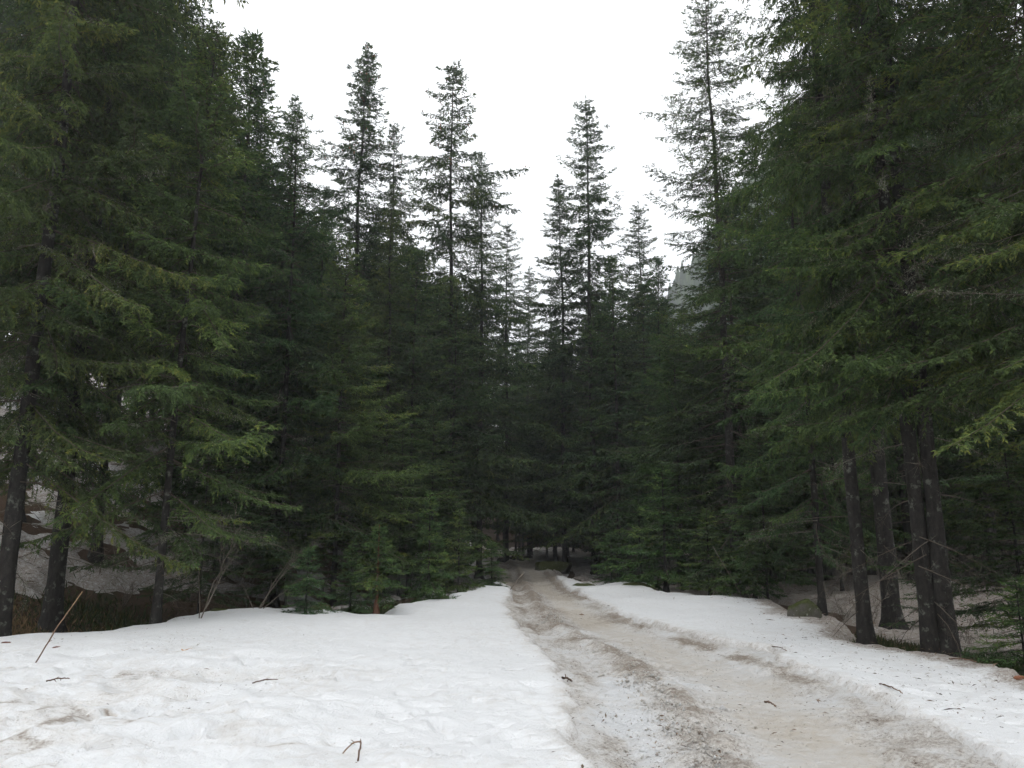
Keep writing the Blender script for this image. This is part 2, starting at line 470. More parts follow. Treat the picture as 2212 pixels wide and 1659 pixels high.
            for sg in (1, -1):
                fw = rg.uniform(0.6, 1.0, len(st))[:, None]
                td = unit(dl * fw + lt2 * sg * rg.uniform(0.35, 0.8, len(st))[:, None] + down * (0.10 + 0.20 * droop) + rg.normal(0, 0.30, dl.shape))
                ln = tw_len * rg.uniform(0.6, 1.35, len(st)) * (1.1 - 0.35 * s_[:, 0])
                wd = unit(np.cross(td, rg.normal(0, 0.8, td.shape) + np.array([0, 0, 1.2])))
                F.kites(pos, td, ln, tw_w * rg.uniform(0.7, 1.25, len(st)), wd,
                        np.clip(tint_b + rg.normal(0, 0.14, len(ts))[idx] + rg.normal(0, 0.12, len(st)) + 0.16 * (s_[:, 0] > 0.75), 0, 1), 0.42, 0.22)
            # wood of the side shoots, leading shoot
            secw.append((p0, unit(dd * (1 - 0.4 * kd) + down * 0.4 * kd), ls * 0.8, np.full(len(ts), 0.011), rg.uniform(0.1, 0.7)))
            e = 5
            F.kites(np.repeat(ax[-2:-1], e, 0) + rg.normal(0, 0.03, (e, 3)), unit(tang[-1] + rg.normal(0, 0.3, (e, 3))), tw_len * rg.uniform(0.8, 1.6, e), np.full(e, tw_w),
                    unit(np.cross(tang[-1], rg.normal(0, 1, (e, 3)))), np.clip(tint_b + 0.2 + rg.normal(0, 0.1, e), 0, 1), 0.42, 0.2)
            if lichen and rg.random() < lichen and L > 0.8:
                nl = int(rg.integers(90, 300))
                tl = rg.uniform(0.1, 0.8, nl); sl = rg.uniform(-0.25, 0.25, nl)[:, None]
                pl = np.stack([np.interp(tl, t, ax[:, c]) for c in range(3)], -1) + np.cross(tang[4], [0, 0, 1.0]) * sl + rg.normal(0, 0.03, (nl, 3))
                LI.kites(pl, unit(rg.normal(0, 0.6, (nl, 3)) + [0, 0, -0.7]), rg.uniform(0.02, 0.08, nl), rg.uniform(0.008, 0.018, nl), unit(rg.normal(0, 1, (nl, 3))), rg.uniform(0, 1, nl))
            if cones and hz > H * 0.72 and rg.random() < cones:
                for _ in range(int(rg.integers(1, 4))):
                    p = ax[int(rg.integers(5, 9))] + rg.normal(0, 0.08, 3)
                    CO.tube([p, p + [0, 0, -0.05], p + [0, 0, -0.11]], [0.012, 0.024, 0.008], 6, rg.uniform(0, 1))
    # leader
    e = 26
    lz = H - rg.uniform(0, 1, e) ** 1.5 * min(0.9, 0.25 * H)
    F.kites(np.stack([np.interp(lz, zz, tx), np.interp(lz, zz, ty), lz], -1), unit(np.stack([rg.normal(0, 0.5, e), rg.normal(0, 0.5, e), np.full(e, 0.9)], -1)),
            np.full(e, tw_len * 1.1), np.full(e, tw_w), unit(rg.normal(0, 1, (e, 3))), rg.uniform(0.3, 0.8, e), 0.42, 0.2)
    # dead lower branches, bare and twiggy
    for q in range(dead):
        h = rg.uniform(0.9 if base > 1.5 else 0.3, base + 0.30 * (H - base)); az = rg.uniform(0, 6.283); L = R * rg.uniform(0.3, 0.85)
        t = np.linspace(0, 1, 6)
        ax = np.stack([L * t, L * 0.08 * np.sin(3 * t + q), L * (rg.uniform(-0.35, 0.1) * t - 0.2 * t ** 2 + rg.uniform(0, 0.2) * t ** 3)], -1)
        ca, sa = math.cos(az), math.sin(az)
        ax = ax @ np.array([[ca, sa, 0], [-sa, ca, 0], [0, 0, 1]]) + [np.interp(h, zz, tx), np.interp(h, zz, ty), h]
        D.tube(ax, 0.011 * (1.05 - t), 4, rg.uniform(0.3, 0.9), False)
        nn = int(L * 15)
        tl = rg.uniform(0.15, 1, nn)
        pl = np.stack([np.interp(tl, t, ax[:, c]) for c in range(3)], -1)
        dl = unit(unit(ax[-1] - ax[0])[None] * 0.6 + rg.normal(0, 0.55, (nn, 3)) + [0, 0, -0.15])
        D.kites(pl, dl, rg.uniform(0.12, 0.42, nn), np.full(nn, 0.009), unit(rg.normal(0, 1, (nn, 3))), rg.uniform(0.3, 1, nn), 0.3)
        if lichen and q % 2 == 0:
            nl = int(60 + 90 * L); tl = rg.uniform(0.1, 1, nl)
            pl = np.stack([np.interp(tl, t, ax[:, c]) for c in range(3)], -1) + rg.normal(0, 0.05, (nl, 3))
            LI.kites(pl, unit(rg.normal(0, 0.6, (nl, 3)) + [0, 0, -0.5]), rg.uniform(0.02, 0.065, nl), rg.uniform(0.007, 0.016, nl), unit(rg.normal(0, 1, (nl, 3))), rg.uniform(0.2, 1, nl))
    for (p, d, L, w, a) in secw:
        W.kites(p, d, L, w, unit(np.cross(d, [0, 0, 1.0]) + 1e-6), a, 0.15)
    return dict(H=H, R=R, trunk=trunk, crown=F.mesh(name + '_crown', M_NEEDLE), limbs=W.mesh(name + '_limbs', M_LIMB),
                dead=D.mesh(name + '_dead', M_LIMB) if D.n else None, lichen=LI.mesh(name + '_lichen', M_LICHEN) if LI.n else None,
                cones=CO.mesh(name + '_cones', M_CONE) if CO.n else None, r=trunk_r)

LIB = {}
# old dense spruces with hanging side shoots
LIB['old_a'] = spruce('old_a', 11, 24, 3.7, 3.6, 0.60, 0.46, 6, 0.62, 0.25, 0.105, 0.046, 0.105, 0.029, trunk_r=0.155, dead=40, lichen=0.3, bare=0.08, ragged=0.38, lod=13)
LIB['old_b'] = spruce('old_b', 12, 26, 4.7, 3.8, 0.60, 0.50, 6, 0.40, 0.22, 0.11, 0.047, 0.105, 0.029, trunk_r=0.14, dead=44, lichen=0.35, bare=0.12, ragged=0.38, gap=0.06, lod=13)
LIB['dense'] = spruce('dense', 13, 23, 3.6, 3.4, 0.64, 0.52, 6, 0.60, 0.27, 0.14, 0.075, 0.15, 0.040, trunk_r=0.15, dead=24, bare=0.08, gap=0.04)
LIB['hanging'] = spruce('hanging', 14, 27, 5.0, 3.3, 0.50, 0.62, 5, 0.80, 0.27, 0.12, 0.058, 0.125, 0.032, trunk_r=0.19, dead=36, lichen=0.2, bare=0.22, gap=0.16, tilt=-0.35, limb_r=0.026)
# half-grown spruces with light flat sprays
LIB['mid_a'] = spruce('mid_a', 21, 12, 2.0, 2.9, 0.74, 0.40, 6, 0.40, 0.28, 0.095, 0.045, 0.105, 0.028, trunk_r=0.085, dead=16, lichen=0.05, up=0.35, bare=0.12)
LIB['mid_b'] = spruce('mid_b', 22, 14, 2.4, 2.7, 0.68, 0.46, 6, 0.62, 0.28, 0.095, 0.045, 0.105, 0.028, trunk_r=0.085, dead=26, lichen=0.2, up=0.3, gap=0.08, bare=0.12)
# tall open spruces whose trunk shows against the sky
LIB['open_a'] = spruce('open_a', 31, 25, 3.4, 2.9, 0.70, 0.48, 6, 0.62, 0.29, 0.105, 0.064, 0.14, 0.044, gap=0.07, trunk_r=0.15, dead=26, ragged=0.30, cones=0.25, up=0.45)
LIB['open_b'] = spruce('open_b', 32, 24, 3.2, 3.0, 0.66, 0.52, 6, 0.80, 0.29, 0.105, 0.064, 0.14, 0.044, gap=0.15, trunk_r=0.15, dead=26, ragged=0.40, cones=0.35, up=0.3)
LIB['open_c'] = spruce('open_c', 33, 27, 2.8, 3.0, 0.66, 0.50, 6, 0.5, 0.28, 0.12, 0.066, 0.14, 0.040, gap=0.10, trunk_r=0.16, dead=30, ragged=0.28, up=0.5)
LIB['open_d'] = spruce('open_d', 34, 27, 2.6, 3.1, 0.58, 0.50, 6, 0.5, 0.28, 0.12, 0.060, 0.125, 0.036, gap=0.13, trunk_r=0.20, dead=30, ragged=0.25, up=0.45, bare=0.26, limb_r=0.022)
# spruces of the closed wood behind
LIB['far_a'] = spruce('far_a', 41, 22, 5.6, 3.0, 0.58, 0.58, 6, 0.6, 0.28, 0.16, 0.095, 0.19, 0.052, trunk_r=0.135, dead=30, gap=0.05, bare=0.1)
LIB['far_b'] = spruce('far_b', 42, 20, 4.0, 2.9, 0.62, 0.55, 6, 0.5, 0.28, 0.16, 0.095, 0.19, 0.052, trunk_r=0.125, dead=26, gap=0.08, bare=0.1)
LIB['far_c'] = spruce('far_c', 43, 16, 1.8, 2.8, 0.66, 0.52, 6, 0.45, 0.28, 0.155, 0.09, 0.18, 0.050, trunk_r=0.11, dead=16, up=0.35, bare=0.1)
# young spruces
LIB['young_a'] = spruce('young_a', 51, 2.2, 0.16, 0.72, 0.85, 0.20, 6, 0.30, 0.42, 0.065, 0.040, 0.085, 0.024, trunk_r=0.03, limb_r=0.008, up=0.2, bare=0.05)
LIB['young_b'] = spruce('young_b', 52, 3.4, 0.30, 1.05, 0.85, 0.26, 6, 0.38, 0.42, 0.075, 0.046, 0.10, 0.026, trunk_r=0.045, limb_r=0.010, up=0.25, bare=0.08)
LIB['young_c'] = spruce('young_c', 53, 2.6, 0.75, 0.75, 0.75, 0.22, 6, 0.42, 0.44, 0.07, 0.044, 0.10, 0.026, trunk_r=0.05, limb_r=0.009, up=0.15, bare=0.05, red=True)

TREES = []       # (variant, x, y, height, width factor, tint, label, group, lean x, lean y, turn, name)
def T_top(u, v, Y, var, label, w=1.0, tint=(1, 1, 1), group=None, lean=(0, 0), turn=0.0, name='spruce_tree'):
    """a spruce at depth Y whose tip stands at (u, v)"""
    p = px(u, v, Y)
    TREES.append((var, p[0] - lean[0] * (p[2] + 0.3), Y, p[2] - float(ground(p[0], Y)), w, tint, label, group, lean, turn, name))
def T_base(u, Y, H, var, label, w=1.0, tint=(1, 1, 1), group=None, lean=(0, 0), turn=0.0, name='spruce_tree'):
    """a spruce at depth Y whose foot stands in column u"""
    x = (u - 1106) / FPX * Y * math.cos(PITCH)
    for _ in range(3):
        x = (u - 1106) / FPX * (Y * math.cos(PITCH) + (float(ground(x, Y)) - EYE) * math.sin(PITCH))
    TREES.append((var, x, Y, H, w, tint, label, group, lean, turn, name))

DK = (0.90, 0.95, 0.92); LT = (1.35, 1.30, 0.98); BL = (0.88, 1.0, 1.02); BR = (1.1, 0.98, 0.8)
# left bank
T_base(-6, 14.6, 23, 'old_a', 'old spruce with bare lichen-grey trunk at the end of the brown ditch', 0.95, BR, turn=0.4)
T_base(110, 16.6, 25, 'old_a', 'huge shaggy spruce with beard lichen above the brown ditch', 0.9, (1.0, 1.0, 0.85), turn=2.2)
T_base(332, 16.0, 13.6, 'mid_b', 'slim light green spruce with grey trunk on the ditch edge, beside the leaning stick', 1.15, LT, turn=1.2, lean=(0.02, 0))
T_top(200, -260, 20.5, 'dense', 'towering dark spruce whose top leaves the picture behind the slim light green one', 0.44, DK, turn=4.0)
T_top(490, 72, 25, 'open_c', 'dark ragged spruce beside the towering spruce, its tip against white sky', 0.64, DK, turn=0.7)
T_top(574, 148, 28, 'open_b', 'thin-topped spruce standing just behind the narrow dense one', 0.95, DK, turn=3.0)
T_top(634, 208, 25, 'dense', 'narrow dense bluish spruce with a smooth pointed crown left of the sky gap', 0.72, BL, turn=1.0)
T_top(752, 520, 23.2, 'mid_a', 'broad light green spruce with drooping sprays and long bare leader above the snow edge', 1.05, LT, turn=0.5)
T_top(790, 96, 33, 'open_a', 'tall slender spruce with see-through top beside a thinner twin', 1.35, DK, turn=0.3)
T_top(852, 262, 33.5, 'open_b', 'thin spruce tucked against the tall slender see-through spruce', 0.9, DK, turn=1.3)
T_top(998, 140, 33, 'open_b', 'gaunt spruce with big gaps between hanging branches and cones on top', 1.25, (0.95, 0.95, 0.9), turn=4.4, lean=(0.012, 0))
T_top(1042, 330, 35, 'dense', 'full dark spruce directly behind the gaunt one', 0.95, DK, turn=2.9)
T_top(1095, 480, 42, 'open_b', 'small airy spruce leaning over the far end of the track', 1.05, DK, turn=5.0)
T_top(1140, 575, 52, 'open_a', 'distant faint spruce seen straight down the track', 1.1, DK, turn=0.9)
T_top(900, 545, 28.5, 'far_c', 'dark spruce filling the gap behind the broad light green one', 1.1, (0.9, 0.95, 0.85), turn=1.9)
T_top(705, 405, 27, 'dense', 'bushy dark spruce on the slope between narrow dense and tall slender spruces', 0.62, (0.9, 1, 0.95), turn=5.4)
T_top(850, 400, 28, 'dense', 'wide brownish spruce below the tall slender pair', 0.62, (1.0, 0.95, 0.8), turn=3.9)
T_top(985, 640, 31, 'far_c', 'dark spruce at the bend with dead lichened branches toward the track', 0.95, (0.85, 0.9, 0.8), turn=3.3)
T_base(590, 22.5, 15, 'mid_b', 'dark slim spruce on the snowy slope behind the bare sapling', 1.1, (0.9, 1.0, 0.9), turn=3.7)
T_base(470, 23, 17, 'far_c', 'spruce with dense dark crown on the snowy slope above the ditch', 1.1, (0.85, 0.95, 0.8), turn=0.2)
T_base(205, 20.5, 18, 'mid_b', 'spruce with crooked black trunk on the slope above the ditch', 1.3, (0.95, 0.95, 0.8), turn=2.6)
# centre
T_top(1265, 204, 37, 'open_a', 'tall straight spruce with open tiers right of the sky gap', 1.22, DK, turn=2.0)
T_top(1210, 378, 38, 'open_a', 'shorter spruce leaning against the tall straight one', 1.2, DK, turn=3.6)
T_top(1380, 438, 40, 'open_a', 'small pointed spruce in front of the misty hill', 1.15, DK, turn=4.7)
T_top(1322, 560, 34, 'far_c', 'dense dark spruce right of the track between two open ones', 0.95, (0.85, 0.95, 0.85), turn=0.1)
T_top(1195, 700, 44, 'far_c', 'low dark spruce closing the view at the end of the track', 1.0, (0.9, 0.95, 0.8), turn=1.1)
T_top(1418, 560, 33, 'far_b', 'dark bluish spruce right behind the half-grown bright one', 0.8, BL, turn=2.3)
# right bank
T_top(1524, -22, 25.5, 'open_d', 'tallest open spruce with its whole trunk showing, right of the misty hill', 1.15, (0.95, 0.95, 0.85), turn=0.0)
T_top(1452, 690, 28, 'mid_a', 'half-grown bright green spruce with pale trunk beside the right snowbank', 1.05, (1.1, 1.2, 0.95), turn=2.8)
T_top(1714, 238, 27.5, 'open_a', 'thin light spruce between the tallest open one and the big drooping one', 0.95, (1.05, 1.05, 0.9), turn=1.6)
T_base(1930, 18.5, 27, 'hanging', 'big drooping spruce with thick trunk behind the scaly one', 0.62, (0.95, 1.0, 0.9), turn=1.0)
T_base(1778, 20.0, 14.5, 'mid_b', 'leafy green spruce with tiered sprays behind the mossy boulder', 0.9, (1.0, 1.12, 0.95), turn=4.1)
T_base(1874, 14.6, 23, 'old_b', 'dark spruce with straight scaly trunk rising from green bilberry tufts', 0.38, (1.0, 1.0, 0.8), turn=3.4, lean=(0.008, 0))
T_base(2016, 13.4, 24, 'old_b', 'left stem of the thick double-trunked spruce by the right bank', 0.70, (0.95, 1.0, 0.8), turn=5.0, lean=(-0.012, 0))
T_base(2054, 13.3, 25, 'old_b', 'right stem of the thick double-trunked spruce by the right bank', 0.78, (1.0, 0.98, 0.75), turn=2.1, lean=(0.006, 0))
T_base(2440, 11.0, 22, 'old_b', 'overhanging spruce with long lichened branches beyond the double trunk', 1.0, (1.05, 1.0, 0.78), turn=0.9)
T_base(1610, 28.5, 16, 'mid_a', 'dark tiered spruce behind the right snow hump', 1.05, (0.8, 0.9, 0.75), turn=3.2)
T_base(1690, 29.5, 18, 'far_b', 'dark shaggy spruce between boulder and right snow hump', 1.0, (0.85, 0.95, 0.8), turn=5.9)
# half-shaded understory
for (u_, Y_, H_, v_, w_, lab_) in (
        (425, 18.9, 5.2, 'mid_b', 1.2, 'twiggy understory spruce right of the slim light green spruce'),
        (615, 22.0, 4.5, 'mid_a', 1.1, 'small understory spruce behind the long dark boulder'), (860, 25.0, 5.5, 'mid_a', 1.0, 'understory spruce behind the reddish-stemmed young one'),
        (930, 27.0, 6.5, 'mid_a', 1.0, 'dark understory spruce behind the pale grey rock'), (1660, 22.5, 5.0, 'mid_a', 1.1, 'understory spruce left of the mossy boulder'), (1820, 24.5, 6.5, 'mid_a', 1.1, 'understory spruce behind boulder and scaly trunk'),
        (2225, 14.5, 5.0, 'mid_a', 1.2, 'understory spruce overtopping the tiered young one')):
    T_base(u_, Y_, H_, v_, lab_, w_, (0.95, 1.0, 0.85), turn=u_ * 0.013)
# young ones
def young(u, v, hpx, var, label, w=1.0, tint=(1, 1, 1), turn=0.0, lean=(0, 0)):
    Y = EYE / math.tan(math.atan((v - 829.5) / FPX) - PITCH)
    Y -= 1.2
    T_base(u, Y, hpx / FPX * Y * 1.06, var, label, w, tuple(1.3 * c for c in tint), None, lean, turn, 'young_spruce')
young(658, 1317, 130, 'young_a', 'bluish bushy young spruce beside the bare sapling at the snow edge', 1.15, (1.0, 1.15, 1.05), 0.6)
young(812, 1312, 170, 'young_c', 'young spruce with bare reddish stem at the snow edge', 1.15, (0.78, 0.85, 0.72), 1.2)
young(990, 1279, 175, 'young_b', 'slim young spruce standing in the snow left of the track', 0.80, (1.15, 1.1, 0.85), 2.2)
young(1062, 1271, 88, 'young_a', 'small dark young spruce next to the track edge', 1.35, (0.95, 1.05, 0.85), 3.1)
young(1322, 1253, 112, 'young_a', 'round young spruce on the white hump right of the track', 1.45, (0.9, 1.1, 0.85), 0.2)
young(1440, 1272, 245, 'young_b', 'dense young spruce with wide skirts on the right snowbank', 1.2, (0.9, 1.05, 0.8), 1.7)
young(1535, 1280, 165, 'young_b', 'young spruce with a thin leaning pole in front of it', 1.15, (1.0, 1.0, 0.78), 4.2)
young(1385, 1258, 190, 'young_b', 'dark young spruce wedged between the round and the wide-skirted ones', 0.9, (0.8, 0.95, 0.75), 5.1)
young(1632, 1284, 240, 'young_b', 'open young spruce at the right end of the young row', 1.0, (0.85, 0.95, 0.75), 2.5)
young(925, 1290, 230, 'young_b', 'dark young spruce in shade behind the slim one', 0.9, (0.9, 1.0, 0.8), 3.8)
young(755, 1300, 150, 'young_b', 'shaded young spruce under the broad light green one', 1.0, (0.95, 1.05, 0.9), 0.9)
young(2222, 1400, 215, 'young_b', 'young spruce with tiered branches beside the right bank, by the double trunk', 1.15, (0.72, 0.82, 0.62), 1.4)

# the closed wood behind: each tree set by hand-like scatter, tips kept under the real skyline
SKU = [0, 400, 460, 540, 600, 690, 730, 900, 930, 1060, 1100, 1130, 1180, 1300, 1420, 1450, 1560, 1680, 1750, 1850, 2212]
SKV = [-900, -300, 190, 330, 350, 470, 500, 470, 520, 600, 690, 740, 730, 610, 600, 640, 640, 540, 330, -300, -900]
rs = random.Random(5)
pts = [(t[1], t[2]) for t in TREES if t[3] > 5]
back = []
for k in range(5200):
    Y = rs.uniform(22, 70); X = rs.uniform(-0.72, 0.74) * Y
    if rs.random() > 1.15 - (Y - 22) / 70: continue
    if Y > 42 and X / Y < -0.36: continue
    if Y < 31 and (X > 7 or X < -7) and rs.random() < 0.85: continue      # light stands on both sides
    if abs(X - float(track_x(Y))) < (2.3 if Y < 46 else 1.2) : continue
    if float(poly_sd(np.array(X), np.array(Y), CLEAR)) > -2.2: continue
    mind = 2.1 if Y < 45 else 2.5
    if any((X - a) ** 2 + (Y - b) ** 2 < mind * mind for a, b in pts): continue
    pts.append((X, Y)); back.append((X, Y))
    if len(back) >= 200: break
for k in range(600):                        # and deep in the right wood
    Y = rs.uniform(50, 88); X = rs.uniform(0.30, 0.72) * Y
    if any((X - a) ** 2 + (Y - b) ** 2 < 9 for a, b in pts): continue
    pts.append((X, Y)); back.append((X, Y))
    if len(back) >= 236: break
MARKS = []
for key, phrase in (('old spruce with bare', 'lichen-grey trunk'), ('huge shaggy', 'huge shaggy spruce'), ('slim light green', 'slim light green spruce'), ('dark ragged', 'dark ragged spruce'), ('narrow dense', 'narrow dense bluish spruce'),
                    ('broad light', 'broad light green spruce'), ('tall slender', 'tall slender see-through spruce'), ('gaunt', 'gaunt spruce with gaps'), ('small airy', 'small airy spruce'), ('tall straight', 'tall straight open spruce'),
                    ('small pointed', 'small pointed spruce'), ('half-grown', 'half-grown bright green spruce'), ('tallest open', 'tallest open spruce'), ('thin light', 'thin light spruce'), ('leafy green', 'mossy boulder'),
                    ('dark spruce with straight scaly', 'straight scaly trunk'), ('left stem', 'double-trunked spruce'), ('overhanging', 'overhanging lichened spruce')):
    t_ = [t for t in TREES if t[6].startswith(key)][0]
    MARKS.append((t_[1] / t_[2], t_[2], phrase))
for k in range(900):                        # the wood closes again beyond the bend of the track
    Y = rs.uniform(58, 105); X = rs.uniform(-0.16, 0.20) * Y
    if abs(X - float(track_x(Y))) < 1.2 and Y < 62: continue
    if any((X - a) ** 2 + (Y - b) ** 2 < 7.5 for a, b in pts): continue
    pts.append((X, Y)); back.append((X, Y))
    if len(back) >= 270: break
for (X, Y) in back:
    z0 = float(ground(X, Y)); H = rs.uniform(17, 26)
    D = Y * math.cos(PITCH) + (H * 0.8 + z0 - EYE) * math.sin(PITCH)
    u = 1106 + X / D * FPX
    vlim = np.interp(u, SKU, SKV) + rs.uniform(5, 130)
    zmax = px(u, vlim, Y)[2] - z0
    H = max(5.5, min(H, zmax))
    var = 'far_c' if H < 13 or (X > 4 and Y > 32 and rs.random() < 0.4) else rs.choice(['far_a', 'far_b', 'far_a'])
    size = 'tall' if H > 19 else 'short' if H < 12 else 'middling'
    mark = ('far behind the ' if Y > 57 else 'behind the ') + min(MARKS, key=lambda m_: (m_[0] - X / Y) ** 2 * 900 + (0.02 * max(0, m_[1] - Y)))[2]
    lab, grp = size + ' dark spruce in the closed wood ' + mark, size + ' spruces ' + mark
    g = rs.uniform(0.75, 1.05)
    TREES.append((var, X, Y, H, rs.uniform(1.0, 1.35) * (1.15 if H < 9 else 1), (g * rs.uniform(0.9, 1.1), g, g * rs.uniform(0.8, 1.0)), lab, grp,
                  (rs.uniform(-.012, .012), rs.uniform(-.012, .012)), rs.uniform(0, 6.28), 'spruce_tree'))

# ------------------------------------------------------------------ the ground, the snow, the track
def axis(segs):
    out = [segs[0][0]]
    for a, b, s0, s1 in segs:
        n = max(1, int(abs(b - a) / ((s0 + s1) / 2)))
        k = np.arange(1, n + 1) / n
        w = np.cumsum(s0 + (s1 - s0) * k)
        out += list(a + (b - a) * w / w[-1])
    return np.array(out)

def grid(xs, ys):
    X, Y = np.meshgrid(xs, ys)
    nx = len(xs)
    i = np.arange(len(ys) - 1)[:, None] * nx + np.arange(nx - 1)[None]
    return X.ravel(), Y.ravel(), np.stack([i, i + 1, i + nx + 1, i + nx], -1).reshape(-1, 4)

gx = axis([(-1000, -60, 60, 6), (-60, -30, 3, 0.8), (-30, 30, 0.28, 0.28), (30, 60, 0.8, 3), (60, 1000, 6, 60)])
gy = axis([(-1000, -30, 60, 6), (-30, 4, 3, 0.3), (4, 45, 0.26, 0.3), (45, 100, 0.4, 4), (100, 1000, 6, 60)])
X, Y, Q = grid(gx, gy)
Z = ground(X, Y) + 0.03 * fbm(X, Y, 0.8, 2, 20) * sstep(60, 40, np.hypot(X, Y))
link('ground', add_mesh('ground', np.stack([X, Y, Z], -1), Q, None, M_FLOOR, None, True), kind='structure')

trunks = [(t[1], t[2], LIB[t[0]]['r'] * t[3] / LIB[t[0]]['H']) for t in TREES if t[2] < 45]
sx = axis([(-60, -20, 1.2, 0.22), (-20, -6, 0.20, 0.075), (-6, 6, 0.048, 0.048), (6, 20, 0.075, 0.20), (20, 60, 0.22, 1.2)])
sy = axis([(-30, 2, 2.0, 0.15), (2, 5, 0.12, 0.05), (5, 9, 0.04, 0.05), (9, 20, 0.055, 0.13), (20, 45, 0.13, 0.28), (45, 85, 0.3, 1.0)])
X, Y, Q = grid(sx, sy)
Tn, SD, TT = snow_depth(X, Y, trunks)
inside = sstep(-0.2, 0.8, SD)
near = sstep(34, 12, Y)
Z = ground(X, Y) + Tn
rough = sstep(0.5, -3.5, X) * sstep(15, 9, Y) + 0.5 * sstep(3.5, 5.5, X) * sstep(15, 9, Y) + 0.25        # trampled foreground, smoother field behind
Z = Z + inside * (0.045 * fbm(X, Y, 2.6, 2, 30) + near * rough * (0.060 * fbm(X, Y, 0.80, 3, 31) - 0.090 * np.abs(fbm(X, Y, 1.0, 3, 32)) + 0.024 * fbm(X, Y, 0.24, 3, 33)))
Z = Z + (1 - inside) * 0.03 * fbm(X, Y, 0.6, 3, 34)
# melt bowls and footprints
rf = np.random.default_rng(77)
prints = []
for k in range(90):
    prints.append((rf.uniform(-6.5, 0.3), rf.uniform(4.8, 11.5), rf.uniform(0.07, 0.20), rf.uniform(0.05, 0.11), rf.uniform(0, 3.14), rf.uniform(0.06, 0.15)))
for k in range(22):
    prints.append((rf.uniform(3.2, 6.2), rf.uniform(7, 12), rf.uniform(0.07, 0.18), rf.uniform(0.05, 0.1), rf.uniform(0, 3.14), rf.uniform(0.02, 0.05)))
for k in range(12):
    prints.append((0.28 + rf.normal(0, 0.15), 5.2 + 0.38 * k + rf.normal(0, 0.1), rf.uniform(0.1, 0.2), rf.uniform(0.06, 0.1), rf.uniform(0, 3.14), rf.uniform(0.03, 0.07)))
for k in range(520):
    yy = 4.7 + 11 * rf.uniform(0, 1) ** 1.3
    prints.append((rf.uniform(-0.62, 0.06) * yy if k % 4 else rf.uniform(3.6, 6.4), yy, rf.uniform(0.05, 0.13), rf.uniform(0.035, 0.07), rf.uniform(-0.4, 0.4), rf.uniform(0.015, 0.045)))
HOLES = []
for (u, v, a, b, dp) in ((85, 1472, 0.22, 0.07, 0.13), (470, 1560, 0.15, 0.10, 0.13), (140, 1500, 0.06, 0.10, 0.12), (236, 1530, 0.07, 0.05, 0.10), (160, 1567, 0.05, 0.08, 0.10), (1085, 1553, 0.10, 0.08, 0.07), (955, 1556, 0.10, 0.07, 0.05)):
    Yd = EYE / math.tan(math.atan((v - 829.5) / FPX) - PITCH)
    Xd = (u - 1106) / FPX * (Yd * math.cos(PITCH) - EYE * math.sin(PITCH))
    prints.append((Xd, Yd, a, b, 0.15, dp)); HOLES.append((Xd, Yd, a, b))
for (ax_, ay_, a, b, th, dp) in prints:
    c, s = math.cos(th), math.sin(th)
    k = (np.abs(X - ax_) < 0.9) & (np.abs(Y - ay_) < 0.9)
    lx = (X[k] - ax_) * c + (Y[k] - ay_) * s; ly = -(X[k] - ax_) * s + (Y[k] - ay_) * c
    r = (lx / a) ** 2 + (ly / b) ** 2
    Z[k] += -dp * np.exp(-r ** 1.5) + 0.22 * dp * np.exp(-((np.sqrt(r) - 1.45) / 0.35) ** 2)
# litter and stains lie on the snow: thick under the trees, along the track and in trampled spots
dirt = 0.10 + 0.10 * fbm(X, Y, 3.0, 3, 40)
dirt = dirt + 0.24 * rough * sstep(0.05, 0.7, fbm(X, Y, 1.5, 3, 41) + 0.25) * sstep(14, 9, Y)
line_ = np.exp(-(fbm(X, Y, 1.3, 4, 45) / 0.07) ** 2) * (0.5 + 0.5 * fbm(X, Y, 0.8, 2, 46))
dirt = dirt + 0.42 * np.clip(line_, 0, 1) * np.clip(rough, 0, 1) * sstep(16, 11, Y)
dirt = dirt + 0.45 * sstep(1.45, 1.0, np.abs(TT)) ** 2 + 0.20 * sstep(0.5, 3.4, X - track_x(Y) - track_w(Y)) * sstep(17, 12, Y) * sstep(7.0, 9.0, Y) * (0.6 + fbm(X, Y, 1.8, 2, 42))
dirt = dirt + 0.42 * sstep(1.6, 0.2, SD) * sstep(4.5, 6.0, X) + 0.18 * sstep(0.8, 0.0, SD) + 0.05 * (1 - inside)
for (hx, hy, a, b) in HOLES[:5]:
    dirt = dirt + 1.35 * np.exp(-(((X - hx) / a * 1.15) ** 2 + ((Y - hy - 0.03) / b * 1.15) ** 2) ** 2) * (1 + 0.4 * fbm(X, Y, 0.2, 2, 48))
grain = 0.90 * dirt + (0.36 + 0.40 * fbm(X, Y, 1.3, 4, 47)) * (1 - inside) + 0.35 * sstep(1.8, 0.2, SD) * sstep(4.5, 6.0, X)
keep = (Tn[Q] > -0.11).any(1)
Qs = Q[keep]
used = np.unique(Qs); remap = np.zeros(len(X), int); remap[used] = np.arange(len(used))
link('snow', add_mesh('snow', np.stack([X, Y, Z], -1)[used], remap[Qs], None, M_SNOW, {'dirt': np.clip(dirt, 0, 1.4)[used], 'litter': np.clip(grain, 0, 0.62)[used]}, True), kind='structure')

